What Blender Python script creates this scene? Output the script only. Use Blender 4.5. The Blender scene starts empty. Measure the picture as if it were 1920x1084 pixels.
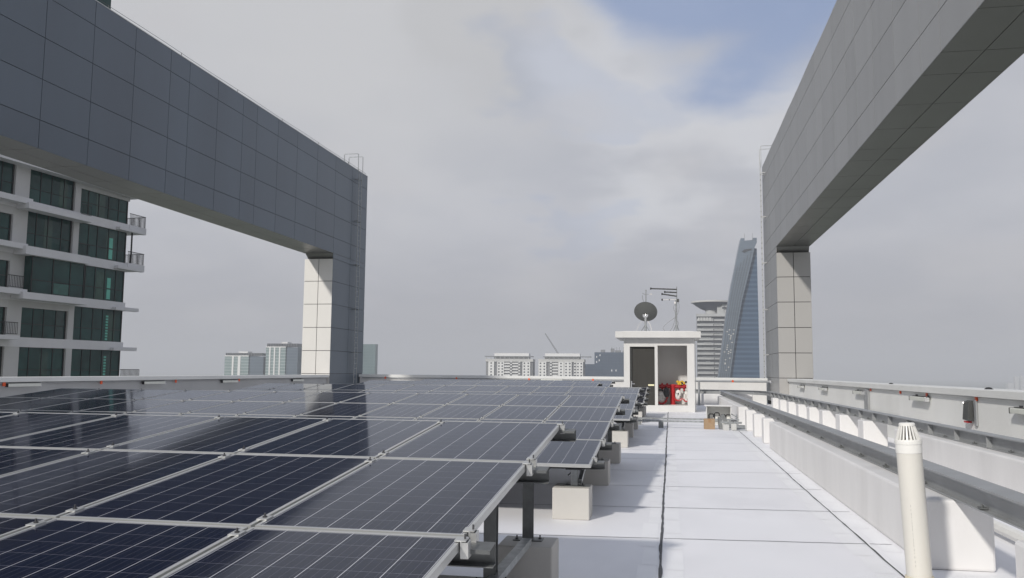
import bpy, bmesh, math, random
from mathutils import Vector, Matrix
random.seed(7)
S = bpy.context.scene
COL = S.collection
rad = math.radians

# ------------------------------------------------------------------ camera
cd = bpy.data.cameras.new('camera'); cam = bpy.data.objects.new('camera', cd); COL.objects.link(cam)
yaw, pitch, roll = rad(10.666), rad(5.578), rad(0.495)
fw = Vector((-math.sin(yaw)*math.cos(pitch), math.cos(yaw)*math.cos(pitch), math.sin(pitch)))
r0 = Vector((math.cos(yaw), math.sin(yaw), 0)); u0 = r0.cross(fw)
rr = r0*math.cos(roll)+u0*math.sin(roll); uu = u0*math.cos(roll)-r0*math.sin(roll)
mw = Matrix.Identity(4)
for i in range(3):
    mw[i][0] = rr[i]; mw[i][1] = uu[i]; mw[i][2] = -fw[i]
mw[2][3] = 1.7
cam.matrix_world = mw
cd.sensor_width = 36; cd.lens = 36*1570.6/1920; cd.clip_start = 0.05; cd.clip_end = 60000
S.camera = cam

# ------------------------------------------------------------------ sun, sky, exposure
S.view_settings.view_transform = 'Standard'; S.view_settings.look = 'None'
S.view_settings.exposure = 0.0; S.view_settings.gamma = 1.0
sun_dir = Vector((-0.69, -1.46, 1.0)).normalized()          # towards the sun: behind the camera, to its left
sd = bpy.data.lights.new('sun', 'SUN'); sd.energy = 3.2; sd.angle = rad(3.2); sd.color = (1.0, 0.955, 0.89)
sun = bpy.data.objects.new('sun', sd); COL.objects.link(sun)
sun.rotation_euler = sun_dir.to_track_quat('Z', 'Y').to_euler()
sun_el = math.asin(sun_dir.z); sun_az = math.atan2(sun_dir.x, sun_dir.y)

W = bpy.data.worlds.new('World'); S.world = W; W.use_nodes = True
wn = W.node_tree.nodes; wl = W.node_tree.links; wn.clear()
def N(nodes, t, **k):
    n = nodes.new(t)
    for a, v in k.items():
        if a.startswith('i_'):
            key = a[2:]; key = int(key) if key.isdigit() else key
            n.inputs[key].default_value = v
        else: setattr(n, a, v)
    return n
out = N(wn, 'ShaderNodeOutputWorld'); bg = N(wn, 'ShaderNodeBackground'); bg.inputs['Strength'].default_value = 0.1
sky = N(wn, 'ShaderNodeTexSky', sky_type='NISHITA', sun_disc=False, sun_elevation=sun_el, sun_rotation=sun_az,
        altitude=60, air_density=1.0, dust_density=3.0, ozone_density=1.0)
tc = N(wn, 'ShaderNodeTexCoord')
def wmath(op, a, b=None, c=None):
    n = N(wn, 'ShaderNodeMath', operation=op)
    for i, v in enumerate((a, b, c)):
        if v is None: continue
        if isinstance(v, (int, float)): n.inputs[i].default_value = v
        else: wl.new(v, n.inputs[i])
    return n.outputs[0]
def wmap(x, a, b, c, d):
    n = N(wn, 'ShaderNodeMapRange', interpolation_type='SMOOTHSTEP')
    for i, v in enumerate((x, a, b, c, d)):
        if isinstance(v, (int, float)): n.inputs[i].default_value = v
        else: wl.new(v, n.inputs[i])
    return n.outputs[0]
def wmix(f, a, b):
    n = N(wn, 'ShaderNodeMix', data_type='RGBA')
    for i, v in ((0, f), (6, a), (7, b)):
        if isinstance(v, (int, float)): n.inputs[i].default_value = v
        elif isinstance(v, tuple): n.inputs[i].default_value = v+(1,)
        else: wl.new(v, n.inputs[i])
    return n.outputs[2]
sep = N(wn, 'ShaderNodeSeparateXYZ'); wl.new(tc.outputs['Generated'], sep.inputs[0])
# project the sky direction on a cloud layer so that clouds flatten towards the horizon
zc = wmath('ADD', wmath('MAXIMUM', sep.outputs[2], 0.0), 0.22)
px = wmath('DIVIDE', sep.outputs[0], zc); py = wmath('DIVIDE', sep.outputs[1], zc)
comb = N(wn, 'ShaderNodeCombineXYZ'); wl.new(px, comb.inputs[0]); wl.new(py, comb.inputs[1]); wl.new(sep.outputs[2], comb.inputs[2])
n1 = N(wn, 'ShaderNodeTexNoise'); n1.inputs['Scale'].default_value = 0.9; n1.inputs['Detail'].default_value = 5; n1.inputs['Roughness'].default_value = 0.45
n2 = N(wn, 'ShaderNodeTexNoise'); n2.inputs['Scale'].default_value = 2.6; n2.inputs['Detail'].default_value = 7; n2.inputs['Roughness'].default_value = 0.5
wl.new(comb.outputs[0], n1.inputs['Vector']); wl.new(comb.outputs[0], n2.inputs['Vector'])
def blob(d, w_in, w_out, warp=0.10):
    """soft cone of sky round direction d, its edge broken by the cloud noise"""
    dn = N(wn, 'ShaderNodeVectorMath', operation='DOT_PRODUCT'); wl.new(tc.outputs['Generated'], dn.inputs[0])
    dn.inputs[1].default_value = Vector(d).normalized()
    v = wmath('ADD', dn.outputs['Value'], wmath('MULTIPLY', wmath('SUBTRACT', n2.outputs[0], 0.5), warp))
    v = wmath('ADD', v, wmath('MULTIPLY', wmath('SUBTRACT', n1.outputs[0], 0.5), warp))
    return wmap(v, math.cos(rad(w_out)), math.cos(rad(w_in)), 0.0, 1.0)
def pix(x, y):
    return fw + rr*((x-960)/1570.6) - uu*((y-542)/1570.6)
cloud_f = wmap(n1.outputs[0], 0.30, 0.60, 0.0, 1.0)
# haze-grey base -> overcast grey, lighter bank, blue gap
grey = wmix(wmap(n2.outputs[0], 0.3, 0.72, 0, 1), (4.75, 4.92, 5.45), (5.5, 5.6, 6.05))
big = blob(pix(600, -250), 8, 27, 0.05)
grey = wmix(wmath('MULTIPLY', big, 0.75), grey, (6.05, 6.08, 6.2))
dark = blob(pix(960, 60), 1, 7, 0.03)
grey = wmix(wmath('MULTIPLY', dark, 0.45), grey, (4.9, 4.95, 5.1))
bank = blob(pix(1270, 225), 4, 10, 0.05)
grey = wmix(wmath('MULTIPLY', bank, wmap(n2.outputs[0], 0.36, 0.60, 0.35, 1.0)), grey, (6.3, 6.42, 6.8))
n3 = N(wn, 'ShaderNodeTexNoise'); n3.inputs['Scale'].default_value = 4.2; n3.inputs['Detail'].default_value = 4; n3.inputs['Roughness'].default_value = 0.45
mpz = N(wn, 'ShaderNodeMapping'); mpz.inputs['Scale'].default_value = (1, 1, 2.2); wl.new(tc.outputs['Generated'], mpz.inputs[0]); wl.new(mpz.outputs[0], n3.inputs['Vector'])
puff = wmap(n3.outputs[0], 0.50, 0.66, 0.0, 1.0)
gap = blob(pix(1400, -130), 3.5, 10.6, 0.045)
gap2 = blob(pix(1050, 290), 1.0, 6, 0.06)
gaps = wmath('MAXIMUM', wmath('MULTIPLY', gap, 0.8), wmath('MULTIPLY', gap2, 0.22))
blue = wmix(0.8, sky.outputs[0], (2.35, 3.3, 5.65))
skycol = wmix(gaps, grey, blue)
over = wmap(sep.outputs[2], 0.5, 0.9, 0.0, 0.42)  # bluer overhead sky, out of view, added to tint the shadows
skycol = wmix(over, skycol, (2.6, 3.6, 6.0))
low = wmap(sep.outputs[2], 0.0, 0.20, 1.0, 0.0)
skycol = wmix(wmath('MULTIPLY', low, 0.8), skycol, (3.85, 3.85, 4.15))
skycol = wmix(wmath('MULTIPLY', puff, 0.42), skycol, (5.6, 5.55, 5.75))
wl.new(skycol, bg.inputs['Color']); wl.new(bg.outputs[0], out.inputs['Surface'])

try:
    S.cycles.volume_bounces = 1; S.cycles.max_bounces = 8; S.cycles.use_denoising = True
    S.cycles.volume_step_rate = 1.0
except Exception: pass

# ------------------------------------------------------------------ helpers
class MB:
    def __init__(s): s.v = []; s.f = []; s.m = []
    def add(s, vs, fs, mi=0, M=None):
        b = len(s.v)
        for p in vs:
            p = Vector(p); s.v.append(M @ p if M else p)
        for f in fs: s.f.append([b+i for i in f]); s.m.append(mi)
        return s
    def box(s, x0, x1, y0, y1, z0, z1, mi=0, M=None):
        vs = [(x, y, z) for z in (z0, z1) for y in (y0, y1) for x in (x0, x1)]
        return s.add(vs, [(0,2,3,1), (4,5,7,6), (0,1,5,4), (2,6,7,3), (0,4,6,2), (1,3,7,5)], mi, M)
    def quad(s, a, b, c, d, mi=0): return s.add([a, b, c, d], [(0,1,2,3)], mi)
    def prism(s, poly, axis, a, b, mi=0):
        """poly: 2-D points; extruded along axis ('x','y','z') from a to b"""
        def P(p, t):
            if axis == 'y': return (p[0], t, p[1])
            if axis == 'x': return (t, p[0], p[1])
            return (p[0], p[1], t)
        n = len(poly); vs = [P(p, a) for p in poly]+[P(p, b) for p in poly]
        fs = [tuple(range(n)), tuple(range(2*n-1, n-1, -1))]+[(i, n+i, n+(i+1) % n, (i+1) % n) for i in range(n)]
        return s.add(vs, fs, mi)
    def tube(s, pts, r, n=8, mi=0, cap=True):
        pts = [Vector(p) for p in pts]; b = len(s.v); k = len(pts)
        rs = r if isinstance(r, (list, tuple)) else [r]*k
        for i, p in enumerate(pts):
            t = (pts[min(i+1, k-1)]-pts[max(i-1, 0)]).normalized()
            up = Vector((0,0,1)) if abs(t.z) < 0.95 else Vector((1,0,0))
            a = t.cross(up).normalized(); c = a.cross(t)
            for j in range(n):
                w = 2*math.pi*j/n; s.v.append(p+(a*math.cos(w)+c*math.sin(w))*rs[i])
        for i in range(k-1):
            for j in range(n):
                s.f.append([b+i*n+j, b+i*n+(j+1) % n, b+(i+1)*n+(j+1) % n, b+(i+1)*n+j]); s.m.append(mi)
        if cap:
            s.f.append([b+j for j in range(n)][::-1]); s.m.append(mi)
            s.f.append([b+(k-1)*n+j for j in range(n)]); s.m.append(mi)
        return s
    def lathe(s, prof, n=24, c=(0,0,0), mi=0, M=None):
        b = len(s.v); c = Vector(c)
        for (r, z) in prof:
            for j in range(n):
                w = 2*math.pi*j/n; p = Vector((r*math.cos(w), r*math.sin(w), z))
                s.v.append((M @ p if M else p)+c)
        for i in range(len(prof)-1):
            for j in range(n):
                s.f.append([b+i*n+j, b+i*n+(j+1) % n, b+(i+1)*n+(j+1) % n, b+(i+1)*n+j]); s.m.append(mi)
        return s
    def sweep(s, prof, path, mi=0):
        """closed 2-D profile (side, up) swept along a horizontal path"""
        b = len(s.v); k = len(path); n = len(prof); path = [Vector(p) for p in path]
        for i, p in enumerate(path):
            t = (path[min(i+1, k-1)]-path[max(i-1, 0)]).normalized(); a = t.cross(Vector((0,0,1))).normalized()
            for q in prof: s.v.append(p+a*q[0]+Vector((0,0,q[1])))
        for i in range(k-1):
            for j in range(n):
                s.f.append([b+i*n+j, b+i*n+(j+1) % n, b+(i+1)*n+(j+1) % n, b+(i+1)*n+j]); s.m.append(mi)
        s.f.append([b+j for j in range(n)]); s.m.append(mi)
        s.f.append([b+(k-1)*n+j for j in range(n)][::-1]); s.m.append(mi)
        return s
    def build(s, name, mats, parent=None, loc=None, bevel=0.0, smooth=False, seg=2):
        me = bpy.data.meshes.new(name); me.from_pydata([tuple(v) for v in s.v], [], s.f)
        mats = mats if isinstance(mats, (list, tuple)) else [mats]
        for m in mats: me.materials.append(m)
        for p, i in zip(me.polygons, s.m): p.material_index = i
        bm = bmesh.new(); bm.from_mesh(me)
        bmesh.ops.recalc_face_normals(bm, faces=bm.faces)
        if bevel:
            es = [e for e in bm.edges if len(e.link_faces) == 2 and e.calc_face_angle(0) > 0.6]
            bmesh.ops.bevel(bm, geom=es, offset=bevel, segments=seg, profile=0.5, affect='EDGES')
        bm.to_mesh(me); bm.free()
        if smooth:
            for p in me.polygons: p.use_smooth = True
            try: me.set_sharp_from_angle(angle=rad(40))
            except Exception: pass
        o = bpy.data.objects.new(name, me); COL.objects.link(o)
        if parent: o.parent = parent
        if loc: o.location = loc
        return o

def tag(o, label=None, cat=None, group=None, kind=None):
    if label: o['label'] = label
    if cat: o['category'] = cat
    if group: o['group'] = group
    if kind: o['kind'] = kind
    return o
def thing(name, label, cat, loc=(0,0,0), group=None, rotz=0):
    o = bpy.data.objects.new(name, None); COL.objects.link(o); o.empty_display_size = 0.3
    o.location = loc; o.rotation_euler = (0, 0, rotz)
    return tag(o, label, cat, group)
def copy_of(o, parent=None, loc=None, rot=None):
    c = o.copy(); COL.objects.link(c)
    if parent: c.parent = parent
    if loc is not None: c.location = loc
    if rot is not None: c.rotation_euler = rot
    return c
def copy_tree(o, parent=None, loc=None):
    c = copy_of(o, parent, loc)
    for ch in [x for x in bpy.data.objects if x.parent is o]: copy_tree(ch, c)
    return c

# ------------------------------------------------------------------ materials
def pm(name, col, rough=0.6, metal=0.0, var=0.06, scale=3.0, bump=0.0, bscale=40.0, stain=None, stain_amt=0.0, stretch=(1,1,1), coat=0.0, spec=0.5):
    m = bpy.data.materials.new(name); m.use_nodes = True
    nt = m.node_tree; ns = nt.nodes; ls = nt.links; b = ns['Principled BSDF']
    b.inputs['Roughness'].default_value = rough; b.inputs['Metallic'].default_value = metal
    b.inputs['Specular IOR Level'].default_value = spec
    if coat: b.inputs['Coat Weight'].default_value = coat; b.inputs['Coat Roughness'].default_value = 0.05
    t = ns.new('ShaderNodeTexCoord'); mp = ns.new('ShaderNodeMapping'); mp.inputs['Scale'].default_value = stretch
    ls.new(t.outputs['Object'], mp.inputs[0])
    nz = ns.new('ShaderNodeTexNoise'); nz.inputs['Scale'].default_value = scale; nz.inputs['Detail'].default_value = 5
    ls.new(mp.outputs[0], nz.inputs['Vector'])
    mr = ns.new('ShaderNodeMapRange'); mr.inputs[1].default_value = 0.3; mr.inputs[2].default_value = 0.7
    mr.inputs[3].default_value = 1-var; mr.inputs[4].default_value = 1+var
    ls.new(nz.outputs[0], mr.inputs[0])
    mul = ns.new('ShaderNodeVectorMath'); mul.operation = 'SCALE'; mul.inputs[0].default_value = col
    ls.new(mr.outputs[0], mul.inputs['Scale'])
    last = mul.outputs[0]
    if stain:
        n2 = ns.new('ShaderNodeTexNoise'); n2.inputs['Scale'].default_value = scale*0.45; n2.inputs['Detail'].default_value = 8; n2.inputs['Roughness'].default_value = 0.65
        ls.new(mp.outputs[0], n2.inputs['Vector'])
        m2 = ns.new('ShaderNodeMapRange'); m2.inputs[1].default_value = 0.5; m2.inputs[2].default_value = 0.75; m2.inputs[4].default_value = stain_amt
        ls.new(n2.outputs[0], m2.inputs[0])
        mx = ns.new('ShaderNodeMix'); mx.data_type = 'RGBA'; ls.new(m2.outputs[0], mx.inputs[0]); ls.new(last, mx.inputs[6]); mx.inputs[7].default_value = tuple(stain)+(1,)
        last = mx.outputs[2]
    ls.new(last, b.inputs['Base Color'])
    if bump:
        n3 = ns.new('ShaderNodeTexNoise'); n3.inputs['Scale'].default_value = bscale; n3.inputs['Detail'].default_value = 4
        ls.new(t.outputs['Object'], n3.inputs['Vector'])
        bp = ns.new('ShaderNodeBump'); bp.inputs['Strength'].default_value = bump; bp.inputs['Distance'].default_value = 0.02
        ls.new(n3.outputs[0], bp.inputs['Height']); ls.new(bp.outputs[0], b.inputs['Normal'])
    return m

M_floor = pm('white_roof_paint', (0.84, 0.837, 0.855), 0.55, 0, 0.035, 0.9, 0.05, 9, (0.63, 0.63, 0.65), 0.5, (1, 0.6, 1))
M_joint = pm('joint_sealant', (0.12, 0.12, 0.13), 0.8, 0, 0.3, 6)
M_crack = pm('black_sealant', (0.085, 0.087, 0.092), 0.75, 0, 0.5, 12, 0.4, 30)
M_white = pm('white_wall_paint', (0.64, 0.635, 0.62), 0.7, 0, 0.05, 1.2, 0.08, 25, (0.5, 0.49, 0.46), 0.35, (1, 1, 0.35))
M_white2 = pm('white_plinth_paint', (0.72, 0.71, 0.70), 0.65, 0, 0.05, 2.2, 0.12, 14, (0.57, 0.555, 0.54), 0.4, (1, 1, 0.3))
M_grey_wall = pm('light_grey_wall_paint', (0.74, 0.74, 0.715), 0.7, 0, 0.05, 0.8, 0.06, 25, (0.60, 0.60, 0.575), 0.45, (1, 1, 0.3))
M_grey_wallL = pm('mid_grey_wall', (0.40, 0.405, 0.405), 0.7, 0, 0.05, 0.8, 0.06, 25, (0.32, 0.32, 0.32), 0.45, (1, 1, 0.3))  # left parapet, one darker grey than the right
M_coping = pm('coping_paint', (0.68, 0.685, 0.665), 0.6, 0, 0.05, 0.7, 0.05, 20, (0.50, 0.50, 0.48), 0.4)
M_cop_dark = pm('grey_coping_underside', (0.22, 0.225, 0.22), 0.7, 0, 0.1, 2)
M_block = pm('cream_concrete_paint', (0.52, 0.505, 0.475), 0.8, 0, 0.05, 3, 0.15, 18, (0.44, 0.425, 0.395), 0.3)
M_alu = pm('aluminium_frame', (0.54, 0.545, 0.535), 0.42, 0.55, 0.05, 5)
M_galv = pm('galvanised_steel', (0.36, 0.375, 0.38), 0.45, 0.6, 0.22, 14, 0, 0, (0.22, 0.23, 0.24), 0.5)
M_galv_p = pm('shade_dark_galvanised_steel', (0.15, 0.157, 0.157), 0.5, 0.35, 0.22, 10, 0, 0, (0.11, 0.115, 0.115), 0.5)  # galvanised steel darkened for shade under the panels; rail clips share it
M_galv_d = pm('weathered_galvanised_steel', (0.26, 0.27, 0.27), 0.5, 0.35, 0.15, 6, 0, 0, (0.36, 0.34, 0.29), 0.35)
M_steel = pm('painted_grey_steel', (0.33, 0.34, 0.345), 0.45, 0.25, 0.08, 2.5, 0, 0, (0.24, 0.245, 0.245), 0.4)
M_rail_top = M_steel
M_bolt = pm('dark_bolt_steel', (0.08, 0.08, 0.085), 0.5, 0.5, 0.2, 30)
M_black = pm('black_plastic', (0.02, 0.02, 0.022), 0.45, 0, 0.1, 8)
M_dkgrey = pm('dark_grey_plastic', (0.06, 0.062, 0.06), 0.6, 0, 0.12, 6)
M_red = pm('red_pipe_paint', (0.45, 0.015, 0.02), 0.35, 0, 0.1, 6)
M_yellow = pm('yellow_cap', (0.62, 0.40, 0.03), 0.5, 0, 0.1, 10)
M_orange = pm('orange_plastic', (0.72, 0.10, 0.025), 0.5, 0, 0.1, 10)
M_card = pm('brown_cardboard', (0.34, 0.235, 0.145), 0.9, 0, 0.1, 9)
M_pvc = pm('ivory_plastic_pipe', (0.66, 0.64, 0.585), 0.4, 0, 0.05, 5, 0, 0, (0.57, 0.51, 0.38), 0.4, (1, 1, 0.2))
M_pvc2 = pm('white_plastic_cap', (0.76, 0.75, 0.71), 0.4, 0, 0.04, 8)
M_lampw = pm('pale_lamp_housing', (0.66, 0.67, 0.61), 0.4, 0.1, 0.05, 6)
M_chrome = pm('bright_end_cap', (0.8, 0.8, 0.8), 0.25, 0.8, 0.03, 6)
M_cladW = pm('pearl_white_cladding', (0.66, 0.645, 0.615), 0.42, 0.1, 0.025, 0.5, 0, 0, (0.48, 0.47, 0.445), 0.25, (1, 1, 0.4))
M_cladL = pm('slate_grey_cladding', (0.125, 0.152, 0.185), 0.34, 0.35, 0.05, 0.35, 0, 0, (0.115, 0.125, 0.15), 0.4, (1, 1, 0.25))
M_cladS = pm('pearl_grey_cladding', (0.40, 0.39, 0.375), 0.42, 0.1, 0.025, 0.5, 0, 0, (0.35, 0.345, 0.33), 0.25, (1, 1, 0.4))
M_cladR = pm('silver_grey_cladding', (0.27, 0.275, 0.28), 0.42, 0.2, 0.04, 0.5, 0, 0, (0.32, 0.32, 0.325), 0.35, (3.0, 3.0, 0.06))
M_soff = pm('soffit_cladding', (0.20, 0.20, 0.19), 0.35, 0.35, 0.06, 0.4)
M_core = pm('cladding_gap_black', (0.02, 0.02, 0.022), 0.9, 0, 0.1, 3)
M_door = pm('dark_brown_door', (0.03, 0.028, 0.023), 0.6, 0, 0.12, 3, 0, 0, (0.02, 0.019, 0.016), 0.5, (3, 3, 0.4))
M_slot = pm('painted_daylight_strip', (0.85, 0.80, 0.52), 0.5, 0, 0.03, 6)
M_dish = pm('grey_mesh_dish', (0.13, 0.135, 0.13), 0.5, 0.3, 0.08, 40)
M_hose = pm('white_hose', (0.72, 0.70, 0.68), 0.7, 0, 0.05, 12)
M_apt = pm('apartment_render', (0.50, 0.50, 0.50), 0.8, 0, 0.05, 0.5, 0, 0, (0.40, 0.40, 0.40), 0.35, (1, 1, 0.3))
M_aptl = pm('apartment_slab_edge', (0.62, 0.62, 0.64), 0.8, 0, 0.05, 0.6)
M_glassD = pm('dark_green_glass', (0.010, 0.046, 0.043), 0.1, 0, 0.35, 0.6, 0, 0, (0.018, 0.085, 0.072), 0.6, spec=0.3)
M_glassG = pm('bright_green_glass', (0.10, 0.42, 0.33), 0.2, 0, 0.1, 2)
M_mull = pm('black_window_frame', (0.015, 0.017, 0.018), 0.5, 0.2, 0.1, 3)
M_conc = pm('far_concrete', (0.52, 0.52, 0.51), 0.85, 0, 0.06, 0.05)
M_concw = pm('far_white_render', (0.72, 0.72, 0.71), 0.85, 0, 0.05, 0.05)
M_concd = pm('far_grey_render', (0.20, 0.205, 0.215), 0.8, 0, 0.06, 0.05)
M_fwin = pm('far_dark_window', (0.05, 0.055, 0.065), 0.3, 0, 0.3, 0.3)
M_ground = pm('hazy_city_ground', (0.12, 0.14, 0.10), 0.95, 0, 0.4, 0.004)

def banded(name, c1, c2, pz, wz, px=0, wx=0, rough=0.3, metal=0.1, c3=None):
    """facade: bands of c2 every pz metres up and (if px) strips of c3 every px metres along x"""
    m = pm(name, c1, rough, metal, 0.10, 0.08); nt = m.node_tree; ns = nt.nodes; ls = nt.links; b = ns['Principled BSDF']
    src = b.inputs['Base Color'].links[0].from_socket
    t = ns.new('ShaderNodeTexCoord'); sp = ns.new('ShaderNodeSeparateXYZ'); ls.new(t.outputs['Object'], sp.inputs[0])
    def stripe(axis, p, w):
        a = ns.new('ShaderNodeMath'); a.operation = 'DIVIDE'; ls.new(sp.outputs[axis], a.inputs[0]); a.inputs[1].default_value = p
        f = ns.new('ShaderNodeMath'); f.operation = 'FRACT'; ls.new(a.outputs[0], f.inputs[0])
        l = ns.new('ShaderNodeMath'); l.operation = 'LESS_THAN'; ls.new(f.outputs[0], l.inputs[0]); l.inputs[1].default_value = w/p
        return l.outputs[0]
    def mix(fac, a, c):
        mx = ns.new('ShaderNodeMix'); mx.data_type = 'RGBA'; ls.new(fac, mx.inputs[0]); ls.new(a, mx.inputs[6]); mx.inputs[7].default_value = tuple(c)+(1,); return mx.outputs[2]
    if px: src = mix(stripe(0, px, wx), src, c3 or c2)
    src = mix(stripe(2, pz, wz), src, c2)
    ls.new(src, b.inputs['Base Color']); return m

def panel_glass():
    """sixty-cell module glass: cell grid, busbars, slight blue variation from cell to cell and module to module"""
    m = bpy.data.materials.new('solar_cell_glass'); m.use_nodes = True
    nt = m.node_tree; ns = nt.nodes; ls = nt.links; b = ns['Principled BSDF']
    t = ns.new('ShaderNodeTexCoord'); sp = ns.new('ShaderNodeSeparateXYZ'); ls.new(t.outputs['Object'], sp.inputs[0])
    def mt(op, a, c=None):
        n = ns.new('ShaderNodeMath'); n.operation = op
        for i, v in enumerate((a, c)):
            if v is None: continue
            if isinstance(v, (int, float)): n.inputs[i].default_value = v
            else: ls.new(v, n.inputs[i])
        return n.outputs[0]
    cw, ch = 0.1575, 0.1590
    u = mt('DIVIDE', mt('ADD', sp.outputs[0], 3*cw), cw); v = mt('DIVIDE', mt('ADD', sp.outputs[1], 5*ch), ch)
    fu = mt('FRACT', u); fv = mt('FRACT', v)
    def near(f, w, c=0.0):       # 1 where |f-c| wraps within w
        d = mt('ABSOLUTE', mt('SUBTRACT', mt('FRACT', mt('ADD', mt('SUBTRACT', f, c), 0.5)), 0.5))
        return mt('LESS_THAN', d, w)
    line_u = near(fu, 0.0115); line_v = near(fv, 0.0065)
    bus = near(mt('FRACT', mt('MULTIPLY', fu, 4.0)), 0.024, 0.5)
    outx = mt('GREATER_THAN', mt('ABSOLUTE', sp.outputs[0]), 3*cw-0.0015); outy = mt('GREATER_THAN', mt('ABSOLUTE', sp.outputs[1]), 5*ch-0.0015)
    cell = ns.new('ShaderNodeCombineXYZ'); ls.new(mt('FLOOR', u), cell.inputs[0]); ls.new(mt('FLOOR', v), cell.inputs[1])
    oi = ns.new('ShaderNodeObjectInfo'); ls.new(mt('MULTIPLY', oi.outputs['Random'], 57.0), cell.inputs[2])
    wn_ = ns.new('ShaderNodeTexWhiteNoise'); ls.new(cell.outputs[0], wn_.inputs['Vector'])
    r1 = ns.new('ShaderNodeMix'); r1.data_type = 'RGBA'; ls.new(wn_.outputs['Value'], r1.inputs[0])
    r1.inputs[6].default_value = (0.0028, 0.0048, 0.0185, 1); r1.inputs[7].default_value = (0.0060, 0.0068, 0.0215, 1)
    r2 = ns.new('ShaderNodeMix'); r2.data_type = 'RGBA'; ls.new(oi.outputs['Random'], r2.inputs[0]); r2.inputs[6].default_value = (0.0032, 0.0058, 0.020, 1); ls.new(r1.outputs[2], r2.inputs[7])
    vo = ns.new('ShaderNodeTexVoronoi'); vo.inputs['Scale'].default_value = 70; ls.new(t.outputs['Object'], vo.inputs['Vector'])
    r3 = ns.new('ShaderNodeVectorMath'); r3.operation = 'SCALE'; ls.new(r2.outputs[2], r3.inputs[0])
    vm = ns.new('ShaderNodeMapRange'); ls.new(vo.outputs['Color'], vm.inputs[0]); vm.inputs[3].default_value = 0.72; vm.inputs[4].default_value = 1.3; ls.new(vm.outputs[0], r3.inputs['Scale'])
    def mix(fac, a, c):
        mx = ns.new('ShaderNodeMix'); mx.data_type = 'RGBA'; ls.new(fac, mx.inputs[0]); ls.new(a, mx.inputs[6]); mx.inputs[7].default_value = tuple(c)+(1,); return mx.outputs[2]
    c = mix(mt('MULTIPLY', bus, 0.38), r3.outputs[0], (0.17, 0.17, 0.20)); c = mix(mt('MULTIPLY', line_v, 0.75), c, (0.26, 0.26, 0.31)); c = mix(line_u, c, (0.52, 0.52, 0.55))
    edge = mt('MAXIMUM', outx, outy); c = mix(mt('MULTIPLY', edge, 0.45), c, (0.30, 0.30, 0.32))
    # a little dust film
    nz = ns.new('ShaderNodeTexNoise'); nz.inputs['Scale'].default_value = 2.2; nz.inputs['Detail'].default_value = 6; ls.new(t.outputs['Object'], nz.inputs['Vector'])
    dm = ns.new('ShaderNodeMapRange'); ls.new(nz.outputs[0], dm.inputs[0]); dm.inputs[1].default_value = 0.35; dm.inputs[2].default_value = 0.75; dm.inputs[3].default_value = 0.0; dm.inputs[4].default_value = 0.007
    c = mix(dm.outputs[0], c, (0.30, 0.28, 0.25))
    ls.new(c, b.inputs['Base Color'])
    rm = ns.new('ShaderNodeMapRange'); ls.new(nz.outputs[0], rm.inputs[0]); rm.inputs[3].default_value = 0.045; rm.inputs[4].default_value = 0.10
    ls.new(rm.outputs[0], b.inputs['Roughness']); b.inputs['Specular IOR Level'].default_value = 0.0
    gl = ns.new('ShaderNodeBsdfGlossy'); gl.inputs['Color'].default_value = (0.90, 0.94, 1.0, 1); ls.new(rm.outputs[0], gl.inputs['Roughness'])
    fz = ns.new('ShaderNodeFresnel'); fz.inputs['IOR'].default_value = 1.36
    ms = ns.new('ShaderNodeMixShader'); ls.new(mt('MULTIPLY', fz.outputs[0], 0.80), ms.inputs[0]); ls.new(b.outputs[0], ms.inputs[1]); ls.new(gl.outputs[0], ms.inputs[2])
    ls.new(ms.outputs[0], ns['Material Output'].inputs['Surface'])
    return m
M_cells = panel_glass()

# ------------------------------------------------------------------ ground, roof deck
g = MB(); g.quad((-8800,-8800,-60), (8800,-8800,-60), (8800,8800,-60), (-8800,8800,-60))
tag(g.build('ground', M_ground), kind='structure')
b = MB(); b.box(-21.0, 8.0, -12.0, 50.0, -58.0, -0.35)
tag(b.build('roof_slab_body', M_conc), kind='structure')
f = MB(); f.box(-20.6, 7.6, -11.6, 49.6, -0.348, 0.0)
tag(f.build('roof_deck', M_floor), kind='structure')
SL = 0.09
j = MB()
def yj(y0, x): return y0+SL*x
for k in range(-2, 20):
    y0 = 4.95+2.0*k
    w = 0.006+0.003*random.random()
    for (xa, xb) in ((-3.5, -0.125), (-0.075, 1.925), (1.955, 2.165)):
        n = 10; pts = [xa+(xb-xa)*i/n for i in range(n+1)]
        jit = [0.006*random.uniform(-1, 1) for _ in pts]
        for i in range(n):
            j.quad((pts[i], yj(y0, pts[i])-w+jit[i], 0.004), (pts[i+1], yj(y0, pts[i+1])-w+jit[i+1], 0.004),
                   (pts[i+1], yj(y0, pts[i+1])+w+jit[i+1], 0.004), (pts[i], yj(y0, pts[i])+w+jit[i], 0.004))
tag(j.build('roof_joints', M_joint), kind='structure')
c = MB()
def wavy(x0, x1, ya, yb, hw, amp, step, z, seed):
    rng = random.Random(seed); y = ya; L = []
    off = 0
    while y < yb:
        off = off*0.8+rng.uniform(-amp, amp); L.append((x0+(x1-x0)*(y-ya)/(yb-ya)+off, y, hw*rng.uniform(0.65, 1.3))); y += step
    for a, b2 in zip(L, L[1:]):
        c.quad((a[0]-a[2], a[1], z), (a[0]+a[2], a[1], z), (b2[0]+b2[2], b2[1], z), (b2[0]-b2[2], b2[1], z))
wavy(-0.105, -0.085, 1.0, 36.9, 0.0135, 0.0045, 0.16, 0.006, 3)
wavy(1.90, 1.975, 1.0, 26.0, 0.008, 0.004, 0.2, 0.006, 4)
tag(c.build('roof_sealant_lines', M_crack), kind='structure')
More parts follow.
